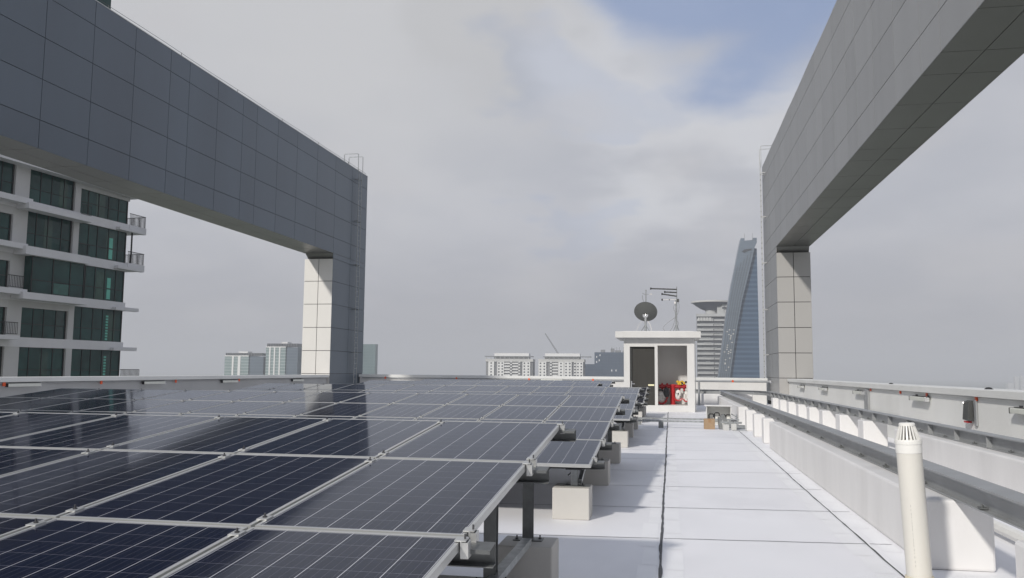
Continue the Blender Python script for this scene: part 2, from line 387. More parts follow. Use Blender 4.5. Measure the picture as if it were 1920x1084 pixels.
# brushed paint bands beside the sealant (thicker, whiter coat), a few mm proud of the deck
p = MB()
rng = random.Random(11)
for (xa, xb) in ((-0.28, -0.13), (-0.06, 0.10), (1.72, 1.88), (1.985, 2.16)):
    y = 1.0
    while y < 36:
        h = rng.uniform(0.7, 1.6); d = rng.uniform(-0.03, 0.03)
        p.quad((xa+d, y, 0.002), (xb+d*0.4, y, 0.002), (xb+d*0.4, y+h*0.98, 0.002), (xa+d, y+h*0.98, 0.002)); y += h
M_coat = pm('thick_white_coat', (0.86, 0.86, 0.87), 0.5, 0, 0.03, 3, 0.1, 20)
tag(p.build('roof_paint_bands', M_coat), kind='structure')

# ------------------------------------------------------------------ portal frames (clad beam on clad columns)
ZJ = [0.2, 1.457, 2.71, 3.98, 5.26, 6.53, 7.78]
ZB = [8.08, 8.94, 10.17, 11.44, 12.70, 13.53]
TR = random.Random(21)
def variant(m, k):
    c = m.copy()
    for n in c.node_tree.nodes:
        if n.type == 'VECT_MATH': n.inputs[0].default_value = [x*k for x in n.inputs[0].default_value]
    return c
def tiles(mb, o, u, v, us, vs, gap=0.019, depth=0.03, mi=0):
    """cladding sheets: origin o, axes u,v; us,vs joint positions; outward normal = u x v"""
    o, u, v = Vector(o), Vector(u), Vector(v); n = u.cross(v)
    for a, b2 in zip(us, us[1:]):
        for c0, d0 in zip(vs, vs[1:]):
            g = gap/2; q = [o+u*(a+g)+v*(c0+g), o+u*(b2-g)+v*(c0+g), o+u*(b2-g)+v*(d0-g), o+u*(a+g)+v*(d0-g)]
            k = [x-n*depth for x in q]
            mb.add(q+k, [(0,1,2,3), (0,4,5,1), (1,5,6,2), (2,6,7,3), (3,7,4,0)], TR.choice((0, 0, 0, 3, 4)) if mi == 0 and mb is not None and getattr(mb, 'var', False) else mi)
def portal(name, label, xi, xo, y0, y1, inner, yj_, front):
    """xi inner face plane, xo outer; column from y0 to y1"""
    sg = 1 if xi > xo else -1
    t = thing(name, label, 'portal frame', ((xi+xo)/2, (y0+y1)/2, 0), 'clad portal frames along the roof edges')
    ox, oy = t.location.x, t.location.y
    L = lambda x, y, z: (x-ox, y-oy, z)
    lo, hi = min(xi, xo), max(xi, xo)
    ys = [-8.0]+[q for q in yj_ if q < y1]+[y1]
    mid = (lo+hi)/2
    inner2 = variant(inner, 0.955); inner3 = variant(inner, 1.05)
    bm_ = MB(); bm_.var = True; bm_.box(lo+0.03-ox, hi-0.03-ox, -7.97-oy, y1-0.03-oy, 8.11, 13.50, 1)
    # long faces
    def face_x(x, nx, us, vs, mb, mi=0):
        if nx > 0: tiles(mb, L(x, 0, 0), (0,1,0), (0,0,1), us, vs, mi=mi)
        else: tiles(mb, L(x, 0, 0), (0,-1,0), (0,0,1), [-q for q in us[::-1]], vs, mi=mi)
    face_x(hi, 1, ys, ZB, bm_, 0 if sg > 0 else 2); face_x(lo, -1, ys, ZB, bm_, 0 if sg < 0 else 2)
    tiles(bm_, L(0, -8.0, 0), (1,0,0), (0,0,1), [lo, mid, hi], ZB, mi=2)
    tiles(bm_, L(0, y1, 0), (-1,0,0), (0,0,1), [-hi, -mid, -lo], ZB, mi=2)
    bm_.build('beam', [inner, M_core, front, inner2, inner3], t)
    so = MB(); tiles(so, L(0, 0, 8.08), (0,1,0), (1,0,0), ys, [lo, mid, hi]); so.build('soffit', M_soff, t)
    cp = MB(); cp.box(lo-ox, hi-ox, -8.0-oy, y1-oy, 13.532, 13.56); cp.build('roof_cap', M_alu, t)
    cl = MB(); cl.var = True; cl.box(lo+0.03-ox, hi-0.03-ox, y0+0.03-oy, y1-0.03-oy, 0.0, 7.75, 1)
    yc = [y0, y0+2.5, y1]
    face_x(hi, 1, yc, ZJ, cl, 0 if sg > 0 else 2); face_x(lo, -1, yc, ZJ, cl, 0 if sg < 0 else 2)
    tiles(cl, L(0, y0, 0), (1,0,0), (0,0,1), [lo, mid, hi], ZJ, gap=0.03, mi=2)
    tiles(cl, L(0, y1, 0), (-1,0,0), (0,0,1), [-hi, -mid, -lo], ZJ, mi=2)
    # inner face carries on up to the beam
    face_x(xi, sg, yc, [7.78, 8.08], cl, 0)
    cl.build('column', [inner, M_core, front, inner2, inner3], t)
    nk = MB(); nk.add([L(lo+0.02, y0+0.02, 8.08), L(hi-0.035, y0+0.02, 8.08), L(hi-0.035, y0+0.22, 7.76), L(lo+0.12, y0+0.22, 7.76),
                       L(lo+0.02, y1-0.05, 8.08), L(hi-0.035, y1-0.05, 8.08), L(hi-0.035, y1-0.05, 7.76), L(lo+0.12, y1-0.05, 7.76)],
                      [(0,1,2,3), (4,7,6,5), (0,3,7,4), (1,5,6,2), (0,4,5,1), (3,2,6,7)]); nk.build('column_neck', M_soff, t)
    # lightning tape along the top edge on small stands
    lt = MB(); yy = -6.0; xw = xi-sg*0.06-ox
    lt.tube([(xw, q-oy, 13.68+0.012*math.sin(q)) for q in [yy+k*1.5 for k in range(int((y1-yy)/1.5)+1)]], 0.008, 5)
    q = -5.87
    while q < y1:
        lt.tube([(xw, q-oy, 13.55), (xw, q-oy, 13.70)], 0.012, 5); q += 4.25
    lt.build('lightning_tape', M_bolt, t)
    return t
YL = [-5.9, -3.85, -1.8, 0.3, 2.4, 4.5, 6.6, 8.65, 10.75, 12.8, 14.9, 17.0, 19.05, 21.1, 23.2, 25.3, 27.4, 28.66, 30.74, 32.82, 34.08, 36.16, 38.27, 40.72, 43.17, 45.7]
YR = [-5.2, -3.1, -1.0, 1.05, 3.1, 5.2, 7.2, 9.2, 11.25, 13.3, 15.36, 17.42, 18.74, 20.80, 22.85, 24.9, 26.2, 28.25, 30.3, 31.6, 33.7, 35.75, 37.8, 39.85, 41.9, 43.8, 46.3]
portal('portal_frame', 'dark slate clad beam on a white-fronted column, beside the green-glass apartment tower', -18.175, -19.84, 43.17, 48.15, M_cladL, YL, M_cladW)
portal('portal_frame', 'silver grey clad beam and column on the right, beside the slanting glass skyscraper', 5.357, 7.0, 43.8, 49.4, M_cladR, YR, M_cladS)

# ------------------------------------------------------------------ ladders on the columns
def ladder(label, xw, sg, ym, zbot, mt_=None):
    mt_ = mt_ or M_galv
    """xw wall plane, sg: +1 ladder stands on +x side; ym middle"""
    t = thing('wall_ladder', label, 'ladder', (xw+sg*0.22, ym, 0), 'steel cat ladders on the columns')
    hw = 0.22
    for s in (-1, 1):
        m = MB(); m.box(-0.012, 0.012, s*hw-0.03, s*hw+0.03, zbot, 13.2)
        m.tube([(0, s*hw, 13.15), (0, s*(hw+0.14), 13.5), (0, s*(hw+0.14), 14.38)], 0.02, 6)
        m.build('stile', mt_, t)
        gr = MB(); y = s*(hw+0.14)
        gr.tube([(0, y, 14.36), (-sg*0.05, y, 14.40), (-sg*0.85, y, 14.40), (-sg*0.88, y, 14.36), (-sg*0.88, y, 13.56)], 0.02, 6)
        gr.build('grab_rail', mt_, t)
    rg = MB(); rg.tube([(0, -hw, 0), (0, hw, 0)], 0.014, 6); first = None
    k = 0; z = zbot+0.25
    while z < 13.15:
        if first is None: first = rg.build('rung', M_bolt if mt_ is not M_galv else M_galv, t, (0, 0, z))
        else: copy_of(first, t, (0, 0, z))
        z += 0.3
    br = MB(); br.box(-0.2*1.1*sg if sg > 0 else -0.02, 0.02 if sg > 0 else 0.22, -0.02-hw, 0.02-hw, -0.02, 0.02)
    br.box(-0.22 if sg > 0 else -0.02, 0.02 if sg > 0 else 0.22, -0.02+hw, 0.02+hw, -0.02, 0.02)
    b0 = None
    for z in (2.7, 5.2, 7.8, 10.4, 12.9):
        if b0 is None: b0 = br.build('standoff_bracket', mt_ if mt_ is not M_galv else M_galv_d, t, (0, 0, z))
        else: copy_of(b0, t, (0, 0, z))
ladder('steel ladder with looped grab rails on the dark slate column', -18.175, 1, 46.35, 0.9)
ladder('steel ladder seen edge-on up the silver column, beside the slanting skyscraper', 5.357, -1, 48.2, 0.9, M_alu)

# ------------------------------------------------------------------ parapets
def parapet(label, wall, cop, under, mw, group='parapet walls round the roof'):
    t = thing('parapet_wall', label, 'parapet wall', wall[0], group)
    o = Vector(wall[0])
    def bx(mb, q):
        mb.box(q[0]-o.x, q[1]-o.x, q[2]-o.y, q[3]-o.y, q[4], q[5])
    m = MB(); [bx(m, q) for q in wall[1]]; m.build('wall', mw, t, bevel=0.006)
    m = MB(); [bx(m, q) for q in cop]; m.build('coping', M_coping, t, bevel=0.012)
    if under:
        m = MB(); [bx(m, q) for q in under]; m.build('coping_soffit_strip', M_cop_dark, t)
    return t
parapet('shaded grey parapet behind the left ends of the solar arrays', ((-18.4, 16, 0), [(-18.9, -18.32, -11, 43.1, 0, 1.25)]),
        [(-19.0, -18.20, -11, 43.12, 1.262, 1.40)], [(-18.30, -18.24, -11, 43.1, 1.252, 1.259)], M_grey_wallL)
parapet('long far parapet under the skyline, its white top interrupted by the hut', ((-6, 47.6, 0), [(-18.1, 5.15, 47.5, 48.1, 0, 1.25)]),
        [(-18.12, 5.20, 47.36, 48.3, 1.262, 1.42)], None, M_white)
parapet('tall light grey parapet on the right with a thick overhanging coping', ((6, 20, 0), [(5.82, 6.4, 0.5, 43.75, 0, 1.27)]),
        [(5.735, 6.5, 0.5, 43.77, 1.28, 1.425)], None, M_grey_wall)
# pipe runs under the copings
def conduit(label, pts, r, mat=M_steel, name='conduit_pipe', cat='pipe', group='pipes below the copings'):
    m = MB(); m.tube(pts, r, 8); return tag(m.build(name, mat, smooth=True), label, cat, group)
conduit('thin grey pipe run below the coping of the shaded left parapet', [(-18.27, 2, 1.235), (-18.27, 42.5, 1.235)], 0.018)
conduit('grey pipe run below the far parapet coping left of the hut', [(-17.9, 47.42, 1.225), (-2.1, 47.42, 1.225)], 0.035)
hr = thing('pipe_rail', 'grey pipe rail on a single post right of the hut, before the far parapet', 'pipe rail', (1.46, 44.8, 0))
m = MB(); m.tube([(-0.5, 0.0, 1.26), (3.55, 0, 1.26)], 0.055, 8); m.build('top_rail', M_steel, hr, smooth=True)
m = MB(); m.tube([(0.02, 0, 0.0), (0.02, 0, 1.22)], 0.06, 8); m.build('post', M_steel, hr, smooth=True)
m = MB(); m.tube([(3.55, 0, 1.26), (3.62, 0, 1.26)], 0.075, 8); m.build('end_cap', M_chrome, hr, smooth=True)

# orange tags on the pipe runs
tg = MB(); tg.box(-0.012, 0.012, -0.05, 0.05, -0.05, 0.05); tg.tube([(0, 0, 0.05), (0, 0, 0.08)], 0.02, 6)
TAG = None
def tags(wh, places, group, yaw_):
    global TAG
    for i, (p, l) in enumerate(places):
        if TAG is None: o = TAG = tg.build('orange_tag', M_orange, loc=p)
        else: o = copy_of(TAG, None, p)
        o.rotation_euler = (0, 0, yaw_); tag(o, l, 'tag', group)
tags('l', [((-18.235, 20.48, 1.20), 'orange tag on the left parapet at the picture edge, nearest of its row'),
           ((-18.235, 24.56, 1.20), 'orange tag on the left parapet between the two longest wall lights'),
           ((-18.235, 28.78, 1.20), 'orange tag on the left parapet just past the second wall light'),
           ((-18.235, 33.5, 1.20), 'orange tag on the left parapet at the end of the third wall light')], 'orange tags along the left parapet', 0)
tags('f', [((-16.46, 47.36, 1.225), 'orange tag on the far parapet nearest the dark clad column'),
           ((-12.15, 47.36, 1.225), 'orange tag on the far parapet, second from the dark clad column'),
           ((-7.89, 47.36, 1.225), 'orange tag on the far parapet left of the small wall light'),
           ((-4.25, 47.36, 1.225), 'orange tag on the far parapet closest to the hut on its left'),
           ((3.18, 44.72, 1.26), 'orange tag on the pipe rail right of the hut')], 'orange tags along the far parapet', math.pi/2)
tags('r', [((5.80, 26.33, 1.25), 'faint orange tag by the vertical strip joint of the right parapet'),
           ((5.80, 23.09, 1.25), 'orange tag on the right parapet between strip joint and fourth wall light'),
           ((5.80, 20.83, 1.25), 'orange tag directly above the fourth wall light of the right parapet'),
           ((5.80, 17.65, 1.25), 'orange tag at the top of the dark hanging box on the right parapet')], 'orange tags along the right parapet', math.pi)

# linear wall lights
def make_light():
    t = thing('wall_light', 'x', 'wall light')
    m = MB(); m.box(-0.02, 0.09, -0.62, 0.62, -0.045, 0.045); m.build('housing', M_lampw, t, bevel=0.012)
    m = MB(); m.box(-0.03, 0.015, -0.63, 0.63, 0.047, 0.062); m.build('shadow_strip', M_black, t)  # black strip paints the shadow gap above the housing
    for s in (-1, 1):
        m = MB(); m.box(0.0, 0.094, s*0.622 if s > 0 else -0.645, 0.645 if s > 0 else -0.622, -0.05, 0.05); m.build('end_cap', M_chrome if s > 0 else M_black, t, bevel=0.006)  # black end paints the shadow at the near end of left parapet lights
    m = MB(); m.box(-0.05, -0.02, -0.5, -0.42, -0.03, 0.09); m.box(-0.05, -0.02, 0.42, 0.5, -0.03, 0.09); m.build('bracket', M_bolt, t)
    return t
LT = make_light()
def lights(places, group, rot):
    global LT
    for i, (p, l) in enumerate(places):
        o = LT if i == 0 and not LT.get('used') else copy_tree(LT)
        LT['used'] = 1
        o.location = p; o.rotation_euler = (0, 0, rot); o['label'] = l; o['category'] = 'wall light'; o['group'] = group
lights([((-18.27, 21.2, 1.175), 'long wall light at the left picture edge on the shaded parapet'),
        ((-18.27, 27.4, 1.165), 'wall light second from the left picture edge on the shaded parapet'),
        ((-18.27, 32.7, 1.155), 'wall light third from the left picture edge, below the two glassy far blocks'),
        ((-18.27, 39.3, 1.14), 'wall light on the shaded parapet nearest the dark clad column')], 'wall lights on the left parapet', 0)
lights([((5.77, 39.3, 1.10), 'wall light on the right parapet closest to the silver column'),
        ((5.77, 33.8, 1.11), 'wall light on the right parapet, second from the silver column'),
        ((5.77, 27.6, 1.12), 'wall light on the right parapet just left of the strip joint'),
        ((5.77, 21.2, 1.13), 'wall light on the right parapet between strip joint and dark hanging box'),
        ((5.77, 15.1, 1.10), 'wall light at the right picture edge on the right parapet')], 'wall lights on the right parapet', math.pi)
lights([((-6.6, 47.45, 1.185), 'small wall light on the far parapet below the tower crane')], 'wall lights on the far parapet', -math.pi/2)
del LT['used']
for o in list(bpy.data.objects):
    if o.name.startswith('wall_light') and 'used' in o.keys(): del o['used']

# right parapet fittings
m = MB(); m.box(5.76, 5.815, 26.55, 27.05, 0.30, 1.24)
tag(m.build('strip_cover', M_steel, bevel=0.006), 'vertical grey cover strip over a joint of the right parapet', 'cover strip')
m = MB(); m.box(5.70, 5.815, 23.4, 26.6, 0.55, 0.63)
tag(m.build('cable_tray', M_steel), 'short grey cable tray at the foot of the right parapet, by the cover strip', 'cable tray')
hb = thing('wall_box', 'dark grey wedge-shaped box with a red foot hanging on the right parapet', 'wall box', (5.81, 17.9, 0.75))
m = MB(); m.prism([(-0.02, 0.05), (-0.13, 0.07), (-0.10, 0.42), (-0.02, 0.45)], 'y', -0.10, 0.20); m.build('body', M_dkgrey, hb, bevel=0.008)
m = MB(); m.box(-0.03, 0.0, -0.27, -0.15, -0.03, 0.47); m.build('side_strip', M_steel, hb)
m = MB(); m.box(-0.115, -0.03, -0.02, 0.17, 0.015, 0.049); m.build('red_foot', M_red, hb)
m = MB(); m.lathe([(0.001, 0.03), (0.02, 0.025), (0.028, 0.0), (0.001, -0.001)], 10, (-0.115, 0.16, 0.39)); m.build('knob', M_chrome, hb, smooth=True)
for (y, l, k) in ((17.56, 'small black dome on the right parapet coping above the hanging box', 0.62), (24.8, 'tiny black dome on the right parapet coping, the farther one', 0.5)):
    m = MB(); m.lathe([(0.11*k, 0.0), (0.10*k, 0.03*k), (0.07*k, 0.055*k), (0.001, 0.065*k)], 14); m.lathe([(0.13*k, 0), (0.13*k, 0.008), (0.11*k, 0.008)], 14)
    tag(m.build('roof_dome', M_black, loc=(6.0, y, 1.427), smooth=True), l, 'dome', 'black domes on the coping')

# ------------------------------------------------------------------ gantry rails on plinths
def ibeam(h, w, tf=0.018, tw=0.014):
    a = w/2; c = tw/2; d = w*0.31
    return [(-d, 0), (d, 0), (d, tf*0.7), (c, tf*0.7), (c, h-tf), (a, h-tf), (a, h), (-a, h), (-a, h-tf), (-c, h-tf), (-c, tf*0.7), (-d, tf*0.7)]
def clip_mesh():
    m = MB(); m.box(-0.02, 0.035, -0.035, 0.035, 0.018, 0.030); m.tube([(0.0, -0.01, 0.030), (0.0, -0.01, 0.052)], 0.009, 6); m.tube([(0.015, 0.022, 0.030), (0.02, 0.026, 0.044)], 0.008, 6); return m
R1 = thing('gantry_rail', 'straight grey steel rail on white plinths beside the walkway, nearer of two', 'gantry rail', (2.5, 10, 0.61), 'gantry rails of the roof')
m = MB(); m.sweep(ibeam(0.205, 0.21), [(0, -9.5, 0), (0, 33.4, 0)]); m.build('beam', M_steel, R1)
cp0 = None
for k in range(20):
    y = -8.3+1.45*k
    if y > 22: break
    for s in (-1,):
        p_ = (s*0.05, y+random.uniform(-0.2, 0.2), 0.003)
        if cp0 is None: cp0 = clip_mesh().build('rail_clip', M_galv_p, R1, p_)
        else: copy_of(cp0, R1, p_)
R2 = thing('gantry_rail', 'ribbed grey steel rail below the right parapet that curves round behind the hut', 'gantry rail', (4.75, 15, 0.60), 'gantry rails of the roof')
path = [(0, -12, 0), (0, 27.5, 0)]+[(-3.0+3.0*math.cos(a), 27.5+3.0*math.sin(a), 0) for a in [rad(9*k) for k in range(1, 11)]]+[(-8.2, 30.5, 0)]
m = MB(); m.sweep(ibeam(0.21, 0.20), path); m.build('beam', M_steel, R2)
s0 = None
for k in range(27):
    y = -11.3+1.45*k
    if s0 is None:
        m = MB(); m.box(-0.085, -0.008, -0.008, 0.008, 0.013, 0.191); s0 = m.build('web_stiffener', M_steel, R2, (0, y, 0))
    else: copy_of(s0, R2, (0, y, 0))
cp0 = None
for k in range(26):
    y = -11.0+1.45*k+0.35; p_ = (-0.045, y, 0.003)
    if cp0 is None: cp0 = clip_mesh().build('rail_clip', M_galv_p, R2, p_)
    else: copy_of(cp0, R2, p_)
conduit('pale plastic pipe lying on the deck behind the walkway rail', [(3.39, 3.0, 0.10), (3.39, 17.5, 0.10)], 0.06, M_pvc2, 'deck_pipe', 'pipe', 'pipes on the deck')
# plinths
def plinth(name, label, x0, x1, y0, y1, h, group, cat='plinth', bev=0.025):
    m = MB(); cx, cy = (x0+x1)/2, (y0+y1)/2
    m.box(x0-cx, x1-cx, y0-cy, y1-cy, 0, h)
    return tag(m.build(name, M_white2, loc=(cx, cy, 0), bevel=bev), label, cat, group)
G1 = 'white plinths under the walkway rail'; G2 = 'white plinths under the right parapet rail'
plinth('long_plinth', 'long white plinth wall beside the walkway, its near end at the vent pipe', 2.21, 2.76, 8.08, 20.0, 0.605, G1)
plinth('pier', 'white pier at the bottom right picture corner, under the walkway rail', 2.25, 2.79, 5.80, 6.27, 0.605, G1)
plinth('pier', 'white pier standing just past the long plinth wall under the walkway rail', 2.22, 2.74, 21.3, 21.75, 0.605, G1)
plinth('pier', 'white pier under the walkway rail, middle of three in a row', 2.2, 2.72, 23.4, 23.85, 0.605, G1)
plinth('pier', 'white pier under the walkway rail nearest the heap of steel brackets', 2.2, 2.72, 25.7, 26.15, 0.605, G1)
plinth('long_plinth', 'far long white plinth wall behind the heap of steel brackets', 2.18, 2.76, 28.3, 40.5, 0.605, G1)
plinth('long_plinth', 'long white plinth wall below the right parapet, behind the vent pipe', 4.48, 5.02, 1.0, 18.4, 0.595, G2)
ns = ['next to the long plinth wall', 'second from the long plinth wall', 'third from the long plinth wall', 'fourth from the long plinth wall', 'fifth from the long plinth wall',
      'sixth from the long plinth wall', 'seventh from the long plinth wall', 'last before the rail curve']
for k, y in enumerate((21.2, 24.0, 26.6, 29.0, 31.4, 33.9, 36.4, 38.9)):
    plinth('pier', 'white pier under the right parapet rail, '+ns[k], 4.48, 5.02, y, y+0.62, 0.595, G2)
m = MB(); m.box(-2.2, 1.6, -0.3, 0.3, 0, 0.595)
tag(m.build('curve_plinth', M_white2, loc=(2.6, 45.5, 0), bevel=0.05), 'low white plinth under the curved rail behind the hut', 'plinth', G2)

# ------------------------------------------------------------------ solar arrays
PW, PL, TH = 0.992, 1.650, 0.038
TILT = rad(5.0); XR = -0.885; WP = 1.012; LP = 1.675
gm = MB(); gm.box(-PW/2+0.0155, PW/2-0.0155, -PL/2+0.0155, PL/2-0.0155, -0.008, -0.0025)
GLASS = None; FRAME = None; CLAMP = None; ENDC = None
def frame_mb():
    m = MB(); a, b2, w = PW/2, PL/2, 0.016
    for (x0, x1, y0, y1) in ((-a, a, -b2, -b2+w), (-a, a, b2-w, b2), (-a, -a+w, -b2+w, b2-w), (a-w, a, -b2+w, b2-w)):
        m.box(x0, x1, y0, y1, -TH, 0)
    return m
def make_panel(parent, loc):
    global GLASS, FRAME
    if GLASS is None:
        GLASS = gm.build('solar_panel', M_cells, parent, loc); FRAME = frame_mb().build('frame', M_alu, GLASS)
        GLASS.rotation_euler = (TILT, 0, 0)
    else:
        g_ = copy_of(GLASS, parent, loc, (TILT, 0, 0)); copy_of(FRAME, g_)
def clamp_mb():
    m = MB(); m.box(-0.026, 0.026, -0.035, 0.035, 0.0, 0.006); m.tube([(0, 0, 0.006), (0, 0, 0.012)], 0.011, 6, 1); m.tube([(0, 0, 0.012), (0.001, 0, 0.026)], 0.005, 5, 1); return m
def endclamp_mb():
    m = MB(); m.box(0.006, 0.012, -0.03, 0.03, -TH-0.03, 0.004); m.box(-0.02, 0.03, -0.03, 0.03, 0.004, 0.010)
    m.box(0.012, 0.04, -0.028, -0.022, -TH-0.03, 0.0); m.box(0.012, 0.04, 0.022, 0.028, -TH-0.03, 0.0); m.box(0.034, 0.04, -0.022, 0.022, -TH-0.03, 0.0)
    m.box(0.012, 0.034, -0.022, 0.022, -0.022, -0.017)
    m.tube([(0.02, 0, 0.010), (0.021, 0, 0.030)], 0.005, 5, mi=1)
    return m
def array(label, ytop, ztop, rows, front_row, posts, clamps=True, skip=None, xl=0, group='rows of solar arrays on the roof'):
    """panels at columns xl..11, rows; (ytop, ztop) the upper edge of row 0"""
    t = thing('solar_array', label, 'solar array', (XR, ytop, 0), group)
    ct, st = math.cos(TILT), math.sin(TILT)
    def at(i, s, dz=0): return (-i, -s*ct-dz*st, ztop-s*st+dz*ct)
    for r in rows:
        for i in range(xl, 12):
            if skip and (i, r) in skip: continue
            make_panel(t, at(i*WP+PW/2, r*LP+PL/2))
    nrow = max(rows)+1; r0 = min(rows)
    ss = [r0*LP+0.10]+[q*LP-0.0125 for q in range(r0+1, nrow)]+[nrow*LP-0.42]
    global CLAMP, ENDC
    # purlins: C-channels across the array, ends standing out past the edge panels
    for q, s in enumerate(ss):
        xr = xl
        if skip and r0 == 0 and q == 0: xr = 2
        m = MB(); x0 = -(11.99*WP)-0.12; x1 = -xr*WP+0.125; h = 0.095
        Mx = Matrix.Translation(Vector(at(0, s))) @ Matrix.Rotation(TILT, 4, 'X')
        z1 = -TH-0.002
        m.box(x0, x1, -0.060, 0.065, z1-0.005, z1, 0, Mx); m.box(x0, x1, 0.060, 0.065, z1-h, z1-0.005, 0, Mx); m.box(x0, x1, 0.0, 0.060, z1-h, z1-h+0.005, 0, Mx); m.box(x0, x1, -0.060, -0.056, z1-0.018, z1-0.005, 0, Mx)
        m.build('purlin', M_galv_p, t)
        # end clamps
        for d in ((0.0,) if q in (0, len(ss)-1) else (-0.075, 0.075)):
            loc = at(xr*WP-0.001, s+d)
            if ENDC is None: ENDC = endclamp_mb().build('end_clamp', [M_alu, M_bolt], t, loc); ENDC.rotation_euler = (TILT, 0, 0)
            else: copy_of(ENDC, t, loc, (TILT, 0, 0))
    if clamps:
        for q, s in enumerate(ss):
            for d in ((0.0,) if q in (0, len(ss)-1) else (-0.13, 0.13)):
                for i in range(xl+1, 12):
                    if skip and (i-1, 0) in skip and s+d < LP: continue
                    loc = at(i*WP-0.01, s+d, 0.001)
                    if CLAMP is None: CLAMP = clamp_mb().build('mid_clamp', [M_alu, M_bolt], t, loc); CLAMP.rotation_euler = (TILT, 0, 0)
                    else: copy_of(CLAMP, t, loc, (TILT, 0, 0))
    if clamps:
        rc = random.Random(int(ytop*10)); m = MB()
        for (xa, dz) in ((-0.30, 0.10), (-0.62, 0.16)):
            pts = []
            for k in range(25):
                s_ = ss[0]+(ss[-1]-ss[0])*k/24; sag = abs(math.sin(s_*math.pi/LP))
                pts.append(at(-xa, s_, -TH-0.10-dz*sag))
            m.tube(pts, 0.008, 5)
        m.build('cable', M_black, t, smooth=True)
    for (px_, s, zb, brace) in posts:
        X, Y, Z = at(0, s, -TH-0.097); X = px_-XR
        m = MB(); m.box(X-0.038, X-0.032, Y-0.04, Y+0.04, zb+0.01, Z); m.box(X-0.032, X+0.040, Y-0.04, Y-0.034, zb+0.01, Z); m.box(X-0.032, X+0.040, Y+0.034, Y+0.04, zb+0.01, Z)
        po = m.build('post', M_galv if brace else M_galv_p, t)  # sunlit braced posts get the lighter steel, shaded ones the darkened copy
        m = MB(); m.box(X-0.11, X+0.12, Y-0.06, Y+0.06, zb, zb+0.009)
        for (bx_, by_) in ((-0.085, -0.02), (0.095, 0.02)): m.tube([(X+bx_, Y+by_, zb+0.009), (X+bx_, Y+by_, zb+0.018)], 0.013, 6, 1); m.tube([(X+bx_, Y+by_, zb+0.018), (X+bx_, Y+by_, zb+0.038)], 0.006, 6, 1)
        m.build('base_plate', [M_galv_p, M_bolt], po)
        m = MB(); m.box(X-0.10, X+0.10, Y-0.05, Y+0.05, Z-0.012, Z-0.001); m.build('head_plate', M_bolt, po)
        if brace:
            m = MB(); A = Vector((X+0.06, Y+0.03, zb+0.05)); B = Vector((X+0.06, Y+brace, Z+abs(brace)*st-0.03))
            d = (B-A).normalized(); sx = Vector((1, 0, 0)); up = sx.cross(d)
            q = [A+sx*a_+up*c_ for a_, c_ in ((-0.02, -0.025), (0.025, -0.025), (0.025, 0.025), (-0.02, 0.025))]
            q2 = [p_+(B-A) for p_ in q]
            m.add(q+q2, [(0,1,2,3), (7,6,5,4), (0,4,5,1), (1,5,6,2), (2,6,7,3), (3,7,4,0)]); m.build('brace', M_galv, t)
    return t
BH = 0.36
def block(label, x1, y0, w=0.43, d=0.40, h=BH, group='concrete ballast blocks under the arrays'):
    m = MB(); m.box(-w/2, w/2, -d/2, d/2, 0, h)
    return tag(m.build('concrete_block', M_block, loc=(x1-w/2, y0+d/2, 0), bevel=0.012), label, 'concrete block', group)
yt = [6.957, 16.21, 25.72, 35.46]
zt = [1.274, 1.240, 1.232, 1.238]
array('nearest solar array, filling the bottom left of the picture', yt[0], zt[0], (0, 1, 2), 2, [(-1.125, 0.22, BH, 0), (-1.13, 1.63, BH, 0)])
array('second solar array, right behind the nearest one', yt[1], zt[1], (0, 1, 2, 3), 3, [(-1.12, 0.22, BH, 0), (-1.12, 3.3, BH, 0), (-1.115, 6.25, BH, 0.75)])
array('third solar array, its near edge level with a lone bright concrete block before the hut', yt[2], zt[2], (0, 1, 2, 3), 3, [(-1.12, 0.22, BH, 0), (-1.12, 3.3, BH, 0), (-1.13, 6.3, BH, 0.7)])
array('fourth solar array, its right corner ending just before the hut door', yt[3], zt[3], (0, 1, 2, 3), 3, [(-1.12, 1.9, BH, 0), (-1.12, 3.4, BH, 0), (-1.13, 6.35, BH, 0.6)], clamps=False, skip={(0, 0), (1, 0)})
array('last solar array, a thin dark strip below the far parapet', 43.9, 1.225, (0, 1, 2), 2, [(-3.6, 0.3, 0.0, 0), (-3.6, 4.6, 0.0, 0)], clamps=False, xl=2)
m = MB(); A = Vector((-1.07, 6.62, BH+0.035)); B = Vector((-1.10, 5.05, BH+0.035))
m.box(-0.035, 0.035, -0.75, 0.72, 0.0, 0.05)
tag(m.build('steel_strut', M_galv, loc=(-1.09, 5.78, BH+0.012)), 'steel strut lying between the post feet under the nearest array', 'strut')
block('big shaded block at the bottom edge carrying a tall post of the nearest array', -0.895, 6.50)
block('shaded block mostly hidden below the nearest array, at the bottom edge', -1.10, 5.10, w=0.45)
block('bright cream block under the front corner of the second array', -0.922, 9.80)
block('shaded block under the second array, behind its bright cream block', -0.917, 12.80)
block('shaded block under the back edge of the second array', -0.93, 15.92)
block('bright white block under the front corner of the third array', -0.945, 19.25)
block('shaded block under the third array, middle of its three', -0.955, 22.3)
block('shaded block under the back edge of the third array', -0.95, 25.4)
block('sunlit block under the front corner of the fourth array, near the hut', -0.93, 28.75)
block('shaded block under the fourth array, nearest the hut door', -0.93, 31.9)
block('shaded block under the trimmed back corner of the fourth array', -0.93, 33.4)

